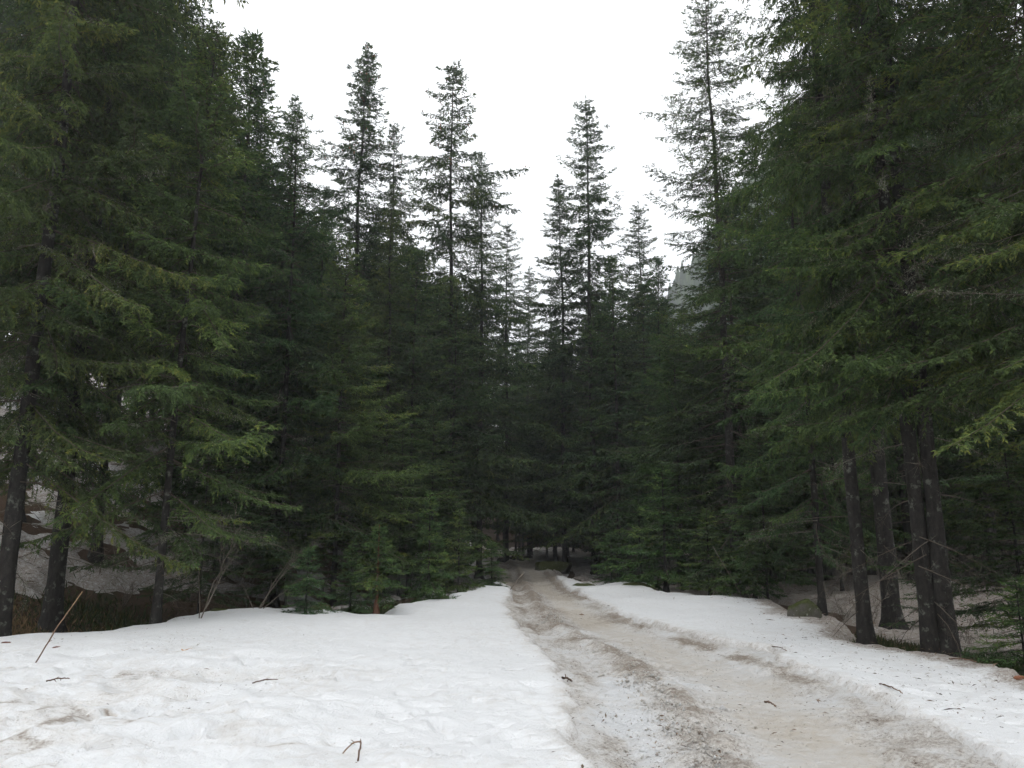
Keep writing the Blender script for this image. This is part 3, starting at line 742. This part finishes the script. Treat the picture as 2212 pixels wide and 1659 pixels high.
ty_ = axis([(-30, 2, 2.0, 0.12), (2, 5, 0.1, 0.045), (5, 9, 0.036, 0.045), (9, 20, 0.05, 0.11), (20, 45, 0.11, 0.3), (45, 72, 0.3, 0.8)])
tt_ = axis([(-1.45, 1.45, 0.026, 0.026)])
Tt, Yt, Qt = grid(tt_, ty_)
Wt = track_w(Yt); Xt = track_x(Yt) + Tt * Wt
ridge = np.exp(-((Tt + 0.36 + 0.06 * fbm(Yt, Yt * 0, 3, 2, 50)) / 0.15) ** 2)
rutr = np.exp(-((Tt - 0.30) / 0.34) ** 4)
rutl = np.exp(-((Tt + 0.72) / 0.20) ** 2)
edge = sstep(0.72, 1.05, np.abs(Tt))
nearT = sstep(40, 16, Yt)
clod = 0.5 + 0.5 * (1 - rutr)
Zt = ground(Xt, Yt) + 0.20 * sstep(60, 40, Yt) + 0.03 + 0.075 * ridge * (1 + 0.6 * fbm(Xt, Yt, 0.5, 3, 51)) - 0.05 * rutr - 0.035 * rutl + 0.05 * edge - 0.17 * sstep(1.15, 1.42, np.abs(Tt))
Zt = Zt + 0.02 * fbm(Xt, Yt, 1.4, 3, 52) + nearT * clod * (0.026 * fbm(Xt, Yt, 0.30, 3, 53) + 0.020 * fbm(Xt, Yt, 0.12, 2, 54) - 0.04 * np.abs(fbm(Xt * 1.6, Yt, 0.5, 3, 55)))
dT = 0.36 + 0.30 * ridge * (0.60 + 0.9 * fbm(Xt, Yt, 0.55, 4, 56)) + 0.18 * rutr - 0.28 * rutl * sstep(14, 9, Yt) + 0.20 * sstep(12, 26, Yt) + 0.16 * fbm(Xt, Yt, 1.1, 4, 57)
dT = dT + 0.28 * np.exp(-((np.abs(Tt) - 0.86) / 0.10) ** 2) * (0.5 + fbm(Xt, Yt, 0.8, 2, 58))
link('track', add_mesh('track', np.stack([Xt, Yt, Zt], -1), Qt, None, M_TRACK, {'dirt': np.clip(dT, 0, 0.85), 'litter': np.clip(dT * 0.85 + 0.06 - 0.30 * rutr, 0, 0.64)}, True), kind='structure')

def surface(x, y):
    """height of the visible surface (snow, track or floor)"""
    x = np.atleast_1d(np.asarray(x, float)); y = np.atleast_1d(np.asarray(y, float))
    t, sd, tt = snow_depth(x, y, [])
    return ground(x, y) + np.where(np.abs(tt) < 1, 0.2 * sstep(60, 40, y) + 0.03, np.maximum(t, 0))

def foot(u, v, lift=0.0):
    """point of the snow field seen at pixel (u, v)"""
    Yd = np.linspace(4.0, 45.0, 2400)
    t = (829.5 - v) / FPX
    zr = EYE + Yd * (math.sin(PITCH) + t * math.cos(PITCH)) / (math.cos(PITCH) - t * math.sin(PITCH))
    Xd = (u - 1106) / FPX * (Yd * math.cos(PITCH) + (zr - EYE) * math.sin(PITCH))
    sf = surface(Xd, Yd)
    hit = np.nonzero(sf >= zr)[0]
    k = hit[0] if len(hit) else len(Yd) - 1
    return np.array([Xd[k], Yd[k], sf[k] + lift])

# misty wooded hill far behind
HK = 0.78
hx, hy = 205.0 * HK, 375.0 * HK
xs = np.linspace(-190, 230, 85); ys = np.linspace(-170, 170, 60)
X, Y, Q = grid(xs, ys)
def hill_z(x, y):
    x = x + 22 * fbm(x, y, 70, 3, 61)
    r = np.sqrt((np.where(x < 0, x / 152, x / 260)) ** 2 + (y / 168) ** 2)
    return (178 + 0.25 * x) * np.clip(1 - r ** 5, -0.02, 1) * (1 + 0.10 * fbm(x, y, 60, 4, 60)) - 3
hm = link('hill', add_mesh('hill', np.stack([X * HK + hx, Y * HK + hy, hill_z(X, Y) * HK], -1), Q, None, M_FLOOR, None, True), kind='structure')
rh = np.random.default_rng(3)
n = 5000
fx = rh.uniform(-150, 120, n); fy = rh.uniform(-165, 40, n); fz = hill_z(fx, fy)
okk = fz > 2
fx, fy, fz = fx[okk], fy[okk], fz[okk]; n = len(fx)
fx, fy, fz = fx * HK, fy * HK, fz * HK
fh = rh.uniform(12, 24, n)
an = np.arange(6) * math.pi / 3
lay = [(0.1, 0.17), (0.36, 0.12), (0.62, 0.07)]
vv, tr = [], []
for li, (zb, rb) in enumerate(lay):
    ring = np.stack([fx[:, None] + fh[:, None] * rb * np.cos(an) * rh.uniform(0.5, 1.3, (n, 6)), fy[:, None] + fh[:, None] * rb * np.sin(an) * rh.uniform(0.5, 1.3, (n, 6)), fz[:, None] + fh[:, None] * (zb + rh.uniform(-.04, .04, (n, 6)))], -1)
    tip = np.stack([fx, fy, fz + fh * (1.0 if li == 2 else zb + 0.45)], -1)[:, None]
    b = sum(len(q) for q in vv)
    vv.append(np.concatenate([ring, tip], 1).reshape(-1, 3))
    base_i = b + np.arange(n)[:, None] * 7
    for j in range(6):
        tr.append(np.concatenate([base_i + j, base_i + (j + 1) % 6, base_i + 6], 1))
vv = np.concatenate(vv) + np.array([hx, hy, 0]); tr = np.concatenate(tr)
o = link('hillside_forest', add_mesh('hillside_forest', vv, None, tr, M_NEEDLE, {'tint': np.repeat(np.tile(rh.uniform(0, 0.7, n), 3), 7)}), kind='stuff',
         label='misty spruce forest covering the hill behind the trees', category='forest')

# ------------------------------------------------------------------ plant the trees
for (var, x, y, H, w, tint, label, group, lean, turn, name) in TREES:
    L = LIB[var]
    s = H / L['H']
    z0 = float(ground(x, y))
    if y < 30 and name == 'young_spruce': z0 = float(surface(x, y)[0]) - 0.03
    r = empty(name, (x, y, z0), label=label, category='tree')
    if group: r['group'] = group
    wx = s ** 0.6 * w if s < 1 else s * w
    r.scale = (wx, wx, s)
    r.rotation_euler = (-lean[1], lean[0], turn)
    for part in ('trunk', 'crown', 'limbs', 'dead', 'lichen', 'cones'):
        if L[part] is None: continue
        if part in ('lichen', 'cones', 'dead') and y > 36 and part != 'dead': continue
        o = link({'limbs': 'branches', 'dead': 'dead_branches', 'cones': 'cone_cluster'}.get(part, part), L[part], r)
        if part == 'trunk': o.scale = (s / wx, s / wx, 1)
        if part == 'crown': o.color = (*tint, 1)
        if part in ('crown', 'limbs', 'dead', 'lichen', 'cones'): o['kind'] = 'stuff'

# ------------------------------------------------------------------ bare saplings and brush
def sapling(name, root, stems, label, seed, mat=M_SHRUB, twigs=6, group=None, cat='sapling'):
    """stems: list of polylines (offsets from root) with a start radius"""
    rg = np.random.default_rng(seed)
    r = empty(name, root, label=label, category=cat)
    if group: r['group'] = group
    for pts_, rad in stems:
        p = np.asarray(pts_, float)
        t = np.linspace(0, 1, len(p)); tf = np.linspace(0, 1, 12)
        c = np.stack([np.interp(tf, t, p[:, k]) for k in range(3)], -1)
        c[1:-1] += rg.normal(0, 0.012, (10, 3)) * min(1, 0.6 * np.linalg.norm(p[-1] - p[0]))
        m = MB(); m.tube(c, rad * (1.08 - tf), 5, rg.uniform(0.4, 0.9))
        st = link('stem', m.mesh('stem', mat, True), r)
        if twigs:
            m = MB()
            for q in range(twigs):
                k = int(rg.integers(4, 11)); d = unit(unit(c[k] - c[k - 1]) + rg.normal(0, 0.45, 3)); Lq = rg.uniform(0.12, 0.5) * min(1.2, np.linalg.norm(p[-1] - p[0]) * 0.5)
                b = unit(d + rg.normal(0, 0.25, 3))
                m.tube([c[k], c[k] + d * Lq * 0.5, c[k] + d * Lq * 0.5 + b * Lq * 0.5], [rad * 0.4, rad * 0.28, rad * 0.12], 4, rg.uniform(0.3, 1))
            o = link('twigs', m.mesh('twigs', mat, True), st); o['kind'] = 'stuff'
    return r

def P2(u, v, Y): return px(u, v, Y)
def stem_px(root, Y, uv, rad): return ([np.zeros(3)] + [P2(u, v, Y + dy) - root for u, v, dy in uv], rad)

f = foot(690, 1310); f[2] -= 0.08; Ys = f[1]
sapling('bare_sapling', f, [stem_px(f, Ys, [(705, 1246, 0), (735, 1208, 0), (760, 1175, 0.1), (776, 1140, 0.1)], 0.022), stem_px(f, Ys, [(700, 1248, 0), (742, 1232, -.1), (760, 1214, -.1)], 0.013),
        stem_px(f, Ys, [(712, 1240, 0), (702, 1205, 0.1), (712, 1150, 0.2)], 0.011)], 'pale forked sapling leaning right out of the snow edge', 1, M_SHRUB, 5)
f = foot(555, 1318); f[2] -= 0.1; Ys = f[1]
sapling('bare_sapling', f, [stem_px(f, Ys, [(590, 1270, 0), (625, 1220, 0.1), (660, 1190, 0.1), (690, 1165, 0.1)], 0.016), stem_px(f, Ys, [(580, 1275, 0), (615, 1222, -.1), (660, 1180, -.1)], 0.012),
        stem_px(f, Ys, [(640, 1255, 0), (700, 1245, -.1)], 0.012), stem_px(f, Ys, [(520, 1260, 0.2), (545, 1205, 0.4)], 0.010)], 'arching bare sapling with pale bent twigs on the white slope', 2, M_SHRUB, 8)
f = foot(430, 1336); f[2] -= 0.1; Ys = f[1] + 0.8
sapling('bare_sapling', f, [stem_px(f, Ys, [(470, 1240, 0), (500, 1180, 0), (512, 1090, 0)], 0.014), stem_px(f, Ys, [(475, 1240, 0.1), (478, 1160, 0.1), (470, 1120, 0.1)], 0.011), stem_px(f, Ys, [(430, 1180, 0), (404, 1150, 0)], 0.010),
        stem_px(f, Ys, [(485, 1230, 0), (540, 1160, 0)], 0.009)], 'bare many-stemmed sapling over the brown ditch', 3, M_SHRUB, 26)
for k, (u, v, hgt, lab) in enumerate(((385, 1310, 1.5, 'thin brushy sapling right of the slim grey trunk'), (520, 1300, 1.1, 'low bare brush where white slope meets the snow edge'), (230, 1325, 0.9, 'twiggy brush in the brown ditch'),
                                      (885, 1292, 0.7, 'tangle of bare twigs by the dark boulder hollow'), (1905, 1360, 1.2, 'scraggy bare sapling between scaly trunk and double trunk'), (1850, 1345, 0.9, 'low bare brush beside the mossy boulder'),
                                      (1700, 1300, 0.8, 'brown brush left of the mossy boulder'), (1640, 1290, 0.7, 'low bare brush under the young row'), (2130, 1400, 0.8, 'thin brush in the hollow right of the double trunk'))):
    f = foot(u, v); f[1] += 0.7; f[2] = float(ground(f[0], f[1])) - 0.05
    rg = np.random.default_rng(200 + k)
    st = []
    for q in range(7):
        d = np.array([rg.normal(0, 0.45), rg.normal(0, 0.3), 1.0]) * hgt * rg.uniform(0.5, 1.0)
        st.append(([np.zeros(3), d * 0.5 + rg.normal(0, 0.05, 3), d + [rg.normal(0, 0.12), 0, -0.1]], 0.008))
    sapling('brush', f, st, lab, 300 + k, M_SHRUB, 22, None, 'brush')

# ------------------------------------------------------------------ sticks, twigs, pole
def stick(name, pts_, rad, label, mat=M_STICK, seed=0, a=0.5, cat='stick', sides=7):
    p = np.asarray(pts_, float); rg = np.random.default_rng(seed)
    t = np.linspace(0, 1, len(p)); tf = np.linspace(0, 1, 16)
    c = np.stack([np.interp(tf, t, p[:, k]) for k in range(3)], -1)
    c[1:-1] += rg.normal(0, rad * 0.25, (14, 3))
    o3 = p[0].copy(); m = MB(); m.tube(c - o3, np.linspace(rad, rad * 0.6, 16) * (1 + rg.normal(0, 0.10, 16)), sides, np.linspace(a - 0.2, a + 0.3, 16).repeat(sides).tolist() + [a])
    for q in range(3):
        k = int(rg.integers(4, 14)); d = unit(unit(c[k] - c[k - 1]) + rg.normal(0, 0.7, 3))
        m.tube([c[k] - o3, c[k] - o3 + d * rad * 4], [rad * 0.5, rad * 0.3], 5, a)
    o = link(name, m.mesh(name, mat, True), None, label=label, category=cat); o.location = o3
    return o
f = foot(70, 1428); f[2] -= 0.12
stick('stick', [f, px(123, 1355, f[1] + 0.15), px(178, 1278, f[1] + 0.3)], 0.011, 'brown broken stick stuck slanting in the snow before the ditch', seed=4, a=0.55)
f = foot(772, 1642); f[2] -= 0.06; g = foot(741, 1624, 0.01)
stick('bent_twig', [f, px(776, 1622, f[1]), px(781, 1604, f[1] + 0.02), px(775, 1601, f[1] + 0.04), px(762, 1605, f[1] + 0.08), g + [0, 0, -0.02]], 0.008, 'reddish brown twig bent double, both ends in the foreground snow', seed=5, a=0.5, cat='twig')
f = foot(1963, 1347); f[2] -= 0.05
stick('pole', [f, px(1905, 1300, f[1] + 0.7), px(1865, 1272, f[1] + 1.4)], 0.010, 'thin dead rod lying slantwise from snow toward the mossy boulder', seed=6, a=0.3, cat='stick')
f = foot(1605, 1287); f[2] -= 0.05
stick('pole', [f, px(1560, 1215, f[1] - 0.1), px(1540, 1180, f[1])], 0.012, 'thin leaning pole in front of a young spruce', mat=M_SHRUB, seed=7, a=0.6, cat='stick')
f = foot(1100, 1274); f[2] -= 0.04
stick('stick', [f, px(1120, 1250, f[1]), px(1132, 1236, f[1])], 0.020, 'pale broken branch poking up by the small dark young spruce', mat=M_SHRUB, seed=8, a=0.8)
for k, (u0, v0, u1, v1, r_, lab) in enumerate(((100, 1474, 150, 1468, 0.010, 'short dark stick lying in a melt hollow near the slanting stick'), (1215, 1466, 1240, 1478, 0.014, 'dark twig on the left edge of the track'),
        (1652, 1518, 1676, 1530, 0.010, 'dark twig lying among debris in mid track'), (1668, 1400, 1700, 1408, 0.008, 'small twig on the clean snow right of the track'), (2050, 1425, 2110, 1432, 0.010, 'dark twig on littered snow below the double trunk'),
        (545, 1478, 600, 1470, 0.007, 'fine twig on the smooth snow of the left field'), (1900, 1480, 1950, 1500, 0.009, 'twig at the edge of the dirty right bank'))):
    a = foot(u0, v0, 0.012); b = foot(u1, v1, 0.012)
    stick('twig', [a, (a + b) / 2 + [0, 0, 0.02], b], r_, lab, seed=20 + k, a=0.3, cat='twig')
# fallen log across the far end of the track
a = px(1075, 1206, 44); b = px(1150, 1203, 43)
a[2] = float(ground(a[0], a[1])) + 0.35; b[2] = float(ground(b[0], b[1])) + 0.35
stick('fallen_log', [a, (a + b) / 2, b], 0.13, 'dark fallen log lying across the far end of the track', mat=M_BARK, seed=9, cat='log', sides=10)

# ------------------------------------------------------------------ boulders
def boulder(u, v, w, h, label, seed, dy=0.0, sink=0.25, Yf=None, squ=1.0):
    f = foot(u, v) if Yf is None else px(u, v, Yf)
    f[1] += dy; f[2] = float(ground(f[0], f[1]))
    nu, nv = 30, 18
    th = np.linspace(0, 2 * math.pi, nu, endpoint=False); ph = np.linspace(-1.4, 1.5, nv)
    T_, P_ = np.meshgrid(th, ph)
    rb = np.random.default_rng(900 + seed)
    pt = np.stack([np.cos(P_) * np.cos(T_), np.cos(P_) * np.sin(T_), np.sin(P_)], -1).reshape(-1, 3) 
    pt = np.sign(pt) * np.abs(pt) ** 0.62 * 1.02
    for _ in range(13):                                        # broken faces
        nn_ = unit(rb.normal(0, 1, 3) * [1, 1, 0.8]); dd_ = rb.uniform(0.62, 0.95)
        o_ = pt @ nn_ - dd_
        pt = pt - np.maximum(o_, 0)[:, None] * nn_ * 0.95
    k = 1 + 0.07 * fbm(pt[:, 0] * 2 + pt[:, 2] * 1.3 + seed, pt[:, 1] * 2 - pt[:, 2], 1.0, 4, seed) + 0.035 * fbm(pt[:, 0] * 9 + pt[:, 2] * 6, pt[:, 1] * 9 - pt[:, 2] * 5, 1.0, 3, seed + 2)
    pt = pt * k[:, None]
    vts = pt * [w / 2, w / 2 * squ, h / 2] + [0, 0, h * (0.5 - sink)]
    i = np.arange(nv - 1)[:, None] * nu; j = np.arange(nu)[None]; q = np.stack([i + j, i + (j + 1) % nu, i + nu + (j + 1) % nu, i + nu + j], -1).reshape(-1, 4)
    vts = np.vstack([vts, [[0, 0, vts[-nu:, 2].mean() + 0.01]]])
    t = [((nv - 1) * nu + j, (nv - 1) * nu + (j + 1) % nu, nv * nu) for j in range(nu)]
    o = link('boulder', add_mesh('boulder', vts, q, t, M_ROCK, None, True), None, label=label, category='boulder')
    o.location = f; o.rotation_euler = (0, 0, seed)
    return o
boulder(1752, 1331, 0.85, 0.80, 'square grey boulder with mossy top beside the right snowbank', 2, 0.25, 0.10)
boulder(440, 1330, 0.9, 0.9, 'dark rounded boulder between ditch and white slope', 3, 0.9, 0.5)
boulder(640, 1318, 1.7, 0.75, 'long dark mossy boulder behind the bluish young spruce', 5, 1.5, 0.5, squ=0.6)
boulder(937, 1285, 0.45, 0.8, 'pale grey rock standing behind the slim young spruce', 7, 0.9, 0.1)
boulder(1262, 1268, 1.1, 0.6, 'low mossy mound right of the track under the dark trunks', 8, 0.8)
boulder(1395, 1270, 1.3, 0.5, 'flat mossy boulder under the wide-skirted young spruce', 9, 1.0)
boulder(1190, 1243, 2.0, 0.8, 'mossy mound at the bend near the end of the track', 10, 0.0, 0.3, 36.5)

# ------------------------------------------------------------------ undergrowth, litter, cones, leaf
rg = np.random.default_rng(61)
def tufts(name, cx, cy, sx_, sy_, n, hgt, lab, lo, hi):
    x = cx + rg.normal(0, sx_, n); y = cy + rg.normal(0, sy_, n)
    t, sd, tt = snow_depth(x, y, trunks)
    k = (t < 0.02) & (np.abs(tt) > 1.2)
    x, y = x[k], y[k]; n = len(x)
    if n < 5: return
    p = np.stack([x, y, ground(x, y) - 0.01], -1)
    m = MB(); d = unit(np.stack([rg.normal(0, 0.5, n), rg.normal(0, 0.5, n), np.ones(n)], -1))
    m.kites(p - [cx, cy, 0], d, hgt * rg.uniform(0.4, 1.3, n), rg.uniform(0.010, 0.035, n), unit(np.cross(d, rg.normal(0, 1, (n, 3)))), rg.uniform(lo, hi, n), 0.5)
    o = link(name, m.mesh(name, M_GRASS), None, label=lab, category='undergrowth', kind='stuff'); o.location = (cx, cy, 0)
tufts('bilberry_tufts', 7.0, 14.9, 0.9, 0.8, 9000, 0.22, 'green bilberry tufts round the scaly trunk', 0.0, 0.75)
tufts('bilberry_tufts', 8.3, 12.6, 1.2, 0.9, 9000, 0.22, 'dark green bilberry tufts round the double trunk', 0.0, 0.6)
tufts('bilberry_tufts', 8.6, 10.4, 1.0, 1.0, 7000, 0.24, 'dark green undergrowth in the hollow beside the right bank', 0.0, 0.6)
tufts('dry_grass', -9.2, 15.3, 2.4, 0.8, 20000, 0.15, 'brown dead grass along the ditch behind the left snow edge', 0.62, 1.0)
tufts('bilberry_tufts', -8.4, 17.8, 1.4, 0.7, 3500, 0.20, 'dark green undergrowth behind the brown ditch', 0.0, 0.7)
tufts('bilberry_tufts', -4.0, 20.4, 1.4, 0.9, 7000, 0.22, 'dark undergrowth in the bare hollow under the broad light green spruce', 0.0, 0.7)

def litter(name, n, xr, yr, lab, size, prob):
    x = rg.uniform(*xr, n); y = yr[0] + (yr[1] - yr[0]) * rg.uniform(0, 1, n) ** 1.5
    k = rg.uniform(0, 1, n) < prob(x, y)
    x, y = x[k], y[k]; n = len(x)
    z = np.interp(0, [0], [0]) + surface(x, y)
    d = unit(np.stack([rg.normal(0, 1, n), rg.normal(0, 1, n), rg.normal(0.1, 0.18, n)], -1))
    m = MB(); sz = size * rg.lognormal(0, 0.5, n)
    m.kites(np.stack([x, y, z + 0.005], -1), d, sz, sz * rg.uniform(0.12, 0.35, n), unit(np.cross(d, np.array([0, 0, 1.0]) + rg.normal(0, 0.3, (n, 3)))), rg.uniform(0, 1, n), 0.5, 0.3)
    return link(name, m.mesh(name, M_LITTER), None, label=lab, category='litter', kind='stuff')
def near_track(x, y):
    t = (x - track_x(y)) / track_w(y)
    return 0.03 + 0.8 * np.exp(-((t + 0.36) / 0.16) ** 2) + 0.25 * np.exp(-((np.abs(t) - 0.9) / 0.15) ** 2) + 0.10 * (np.abs(t) < 1.1)
litter("track_litter", 90000, (-0.4, 4.4), (4.5, 34), 'brown twigs and bark crumbs scattered along the track ridge', 0.022, lambda x, y: near_track(x, y) * np.clip(fbm(x, y, 0.9, 3, 70) + 0.55, 0, 1))
litter('bank_litter', 12000, (4.0, 7.4), (7.5, 24), 'dark needle litter on the right snowbank under the trees', 0.032, lambda x, y: 0.15 + 0.6 * sstep(4.6, 6.4, x) * np.clip(fbm(x, y, 1.2, 3, 71) + 0.6, 0, 1))
litter('field_litter', 26000, (-9.0, 0.6), (4.6, 16), 'sparse crumbs and needles on the left snow field', 0.018, lambda x, y: 0.6 * np.clip(fbm(x, y, 1.4, 3, 72), 0, 1) * sstep(0.5, -3, x))
litter('slope_litter', 16000, (7.0, 22), (13, 34), 'twigs and needles on the snowy floor of the right wood', 0.06, lambda x, y: 0.7 * np.clip(fbm(x, y, 1.5, 3, 73) + 0.6, 0, 1))

litter('hill_litter', 22000, (-22, -1.5), (15, 38), 'needles and twigs strewn over the snowy left slope', 0.07, lambda x, y: sstep(0.2, -0.6, poly_sd(x, y, CLEAR)) * np.clip(fbm(x, y, 1.5, 3, 74) + 0.6, 0, 1))

# loose crumbs of dirty snow churned up by wheels
def crumbs(name, n, lab):
    y = 4.6 + 22 * rg.uniform(0, 1, n) ** 1.9
    t = np.where(rg.uniform(0, 1, n) < 0.55, rg.normal(-0.36, 0.17, n), rg.uniform(-1.05, 1.1, n))
    k = (rg.uniform(0, 1, n) < np.clip(0.75 + fbm(t * 2, y, 0.6, 3, 76), 0.03, 1)) & ~((np.abs(t - 0.30) < 0.30) & (rg.uniform(0, 1, n) < 0.8))
    y, t = y[k], t[k]; n = len(y); w = track_w(y)
    x = track_x(y) + t * w
    rid = np.exp(-((t + 0.36) / 0.15) ** 2)
    z = ground(x, y) + 0.208 + 0.07 * rid - 0.05 * np.exp(-((t - 0.30) / 0.34) ** 4) - 0.035 * np.exp(-((t + 0.72) / 0.20) ** 2) + 0.05 * sstep(0.72, 1.05, np.abs(t))
    r = 0.0085 * rg.lognormal(0, 0.45, n)
    base = np.array([(1, 0, 0), (-1, 0, 0), (0, 1, 0), (0, -1, 0), (0, 0, 1), (0, 0, -1)], float)
    v = np.stack([x, y, z], -1)[:, None] + base[None] * r[:, None, None] * rg.uniform(0.5, 1.5, (n, 6, 3)) + rg.normal(0, 0.25, (n, 6, 3)) * r[:, None, None]
    fcs = np.array([(0, 2, 4), (2, 1, 4), (1, 3, 4), (3, 0, 4), (2, 0, 5), (1, 2, 5), (3, 1, 5), (0, 3, 5)])
    tr = (np.arange(n)[:, None, None] * 6 + fcs[None]).reshape(-1, 3)
    dv = np.clip(rg.normal(0.42, 0.14, n) + 0.10 * rid, 0, 0.85)
    me = add_mesh(name, v.reshape(-1, 3), None, tr, M_TRACK, {'dirt': np.repeat(dv, 6), 'litter': np.repeat(np.clip(dv * rg.uniform(0.1, 0.9, n), 0, 0.55), 6)})
    return link(name, me, None, label=lab, category='snow crumbs', kind='stuff')
crumbs('snow_crumbs', 9000, 'loose crumbs of dirty snow strewn along the wheel track')

def debris(name, n, xr, yr, lab):
    x = rg.uniform(*xr, n); y = rg.uniform(*yr, n)
    k = (poly_sd(x, y, CLEAR) < -0.5) & (np.abs(x - track_x(y)) > 1.6) & (fbm(x, y, 1.8, 3, 75) > -0.15)
    x, y = x[k], y[k]; n = len(x)
    d = unit(np.stack([rg.normal(0, 1, n), rg.normal(0, 1, n), rg.normal(0.25, 0.3, n)], -1))
    m = MB(); L = 0.28 * rg.lognormal(0, 0.5, n)
    m.kites(np.stack([x, y, surface(x, y)], -1), d, L, np.full(n, 0.013), unit(np.cross(d, rg.normal(0, 1, (n, 3)))), rg.uniform(0, 0.7, n), 0.3)
    return link(name, m.mesh(name, M_LITTER), None, label=lab, category='litter', kind='stuff')
debris('fallen_twigs', 9000, (-20, -2), (14, 36), 'tangle of fallen twigs on the forest floor of the left slope')
debris('fallen_twigs', 7000, (5, 20), (12, 34), 'tangle of fallen twigs on the forest floor of the right wood')

def cone(p, yaw, label, a):
    m = MB()
    t = np.linspace(0, 1, 9)
    c = np.stack([(t - 0.5) * 0.12, 0 * t, 0 * t], -1)
    m.tube(c, 0.021 * np.sin(np.pi * (0.12 + 0.82 * t)) ** 0.7, 9, a)
    for k in range(60):
        s = (k + 0.5) / 60; an_ = k * 2.4; rr_ = 0.021 * math.sin(math.pi * (0.12 + 0.82 * s)) ** 0.7
        b = np.array([[(s - 0.5) * 0.12, rr_ * math.cos(an_) * 0.9, rr_ * math.sin(an_) * 0.9]])
        m.kites(b, unit(np.array([[0.8, math.cos(an_) * 0.55, math.sin(an_) * 0.55]])), [0.018], [0.014], np.array([[0, -math.sin(an_), math.cos(an_)]]), a + 0.2 * ((k % 3) - 1), 0.6)
    o = link('spruce_cone', m.mesh('spruce_cone', M_CONE, True), None, label=label, category='cone'); o.location = p; o.rotation_euler = (0, 0, yaw)
cone(foot(2200, 1468, 0.02), 0.2, 'reddish spruce cone on the snow at the edge of the right bank', 0.6)
cone(foot(120, 1403, 0.02), 1.2, 'small dark cone on snow behind the slanting stick', 0.1)
cone(foot(12, 1392, 0.02), 0.5, 'dark cone lying near the left end of the snow edge', 0.1)

m = MB()
th = np.linspace(0, 2 * math.pi, 14, endpoint=False)
rim = np.stack([0.055 * np.cos(th) * (1 + 0.2 * np.sin(3 * th)), 0.036 * np.sin(th) * (1 + 0.15 * np.cos(5 * th)), 0.012 + 0.014 * np.cos(2 * th)], -1)
m.put(np.vstack([rim, [[0, 0, 0.004]]]), None, [(i, (i + 1) % 14, 14) for i in range(14)], 0.6)
m.tube([[0.05, 0, 0.02], [0.075, 0.008, 0.03], [0.10, 0.02, 0.025]], [0.003, 0.0025, 0.002], 5, 0.2)
o = link('dry_leaf', m.mesh('dry_leaf', M_LEAF), None, label='curled orange leaf lying alone on the left snow field', category='leaf')
o.location = foot(398, 1407, 0.012)

# ------------------------------------------------------------------ thin mist
b = 1080.0; z0, z1 = -4.0, 230.0
hv = [(-b, -b, z0), (b, -b, z0), (b, b, z0), (-b, b, z0), (-b, -b, z1), (b, -b, z1), (b, b, z1), (-b, b, z1)]
hq = [(0, 3, 2, 1), (4, 5, 6, 7), (0, 1, 5, 4), (1, 2, 6, 5), (2, 3, 7, 6), (3, 0, 4, 7)]
m = bpy.data.materials.new('mist'); m.use_nodes = True
m.node_tree.nodes.clear()
vo = m.node_tree.nodes.new('ShaderNodeVolumePrincipled'); out = m.node_tree.nodes.new('ShaderNodeOutputMaterial')
vo.inputs['Color'].default_value = (0.86, 0.90, 0.94, 1)
vo.inputs['Density'].default_value = 0.0013
vo.inputs['Anisotropy'].default_value = 0.2
m.node_tree.links.new(vo.outputs[0], out.inputs['Volume'])
link('haze', add_mesh('haze', hv, hq, None, m), kind='stuff', label='thin pale mist filling the valley air', category='mist')
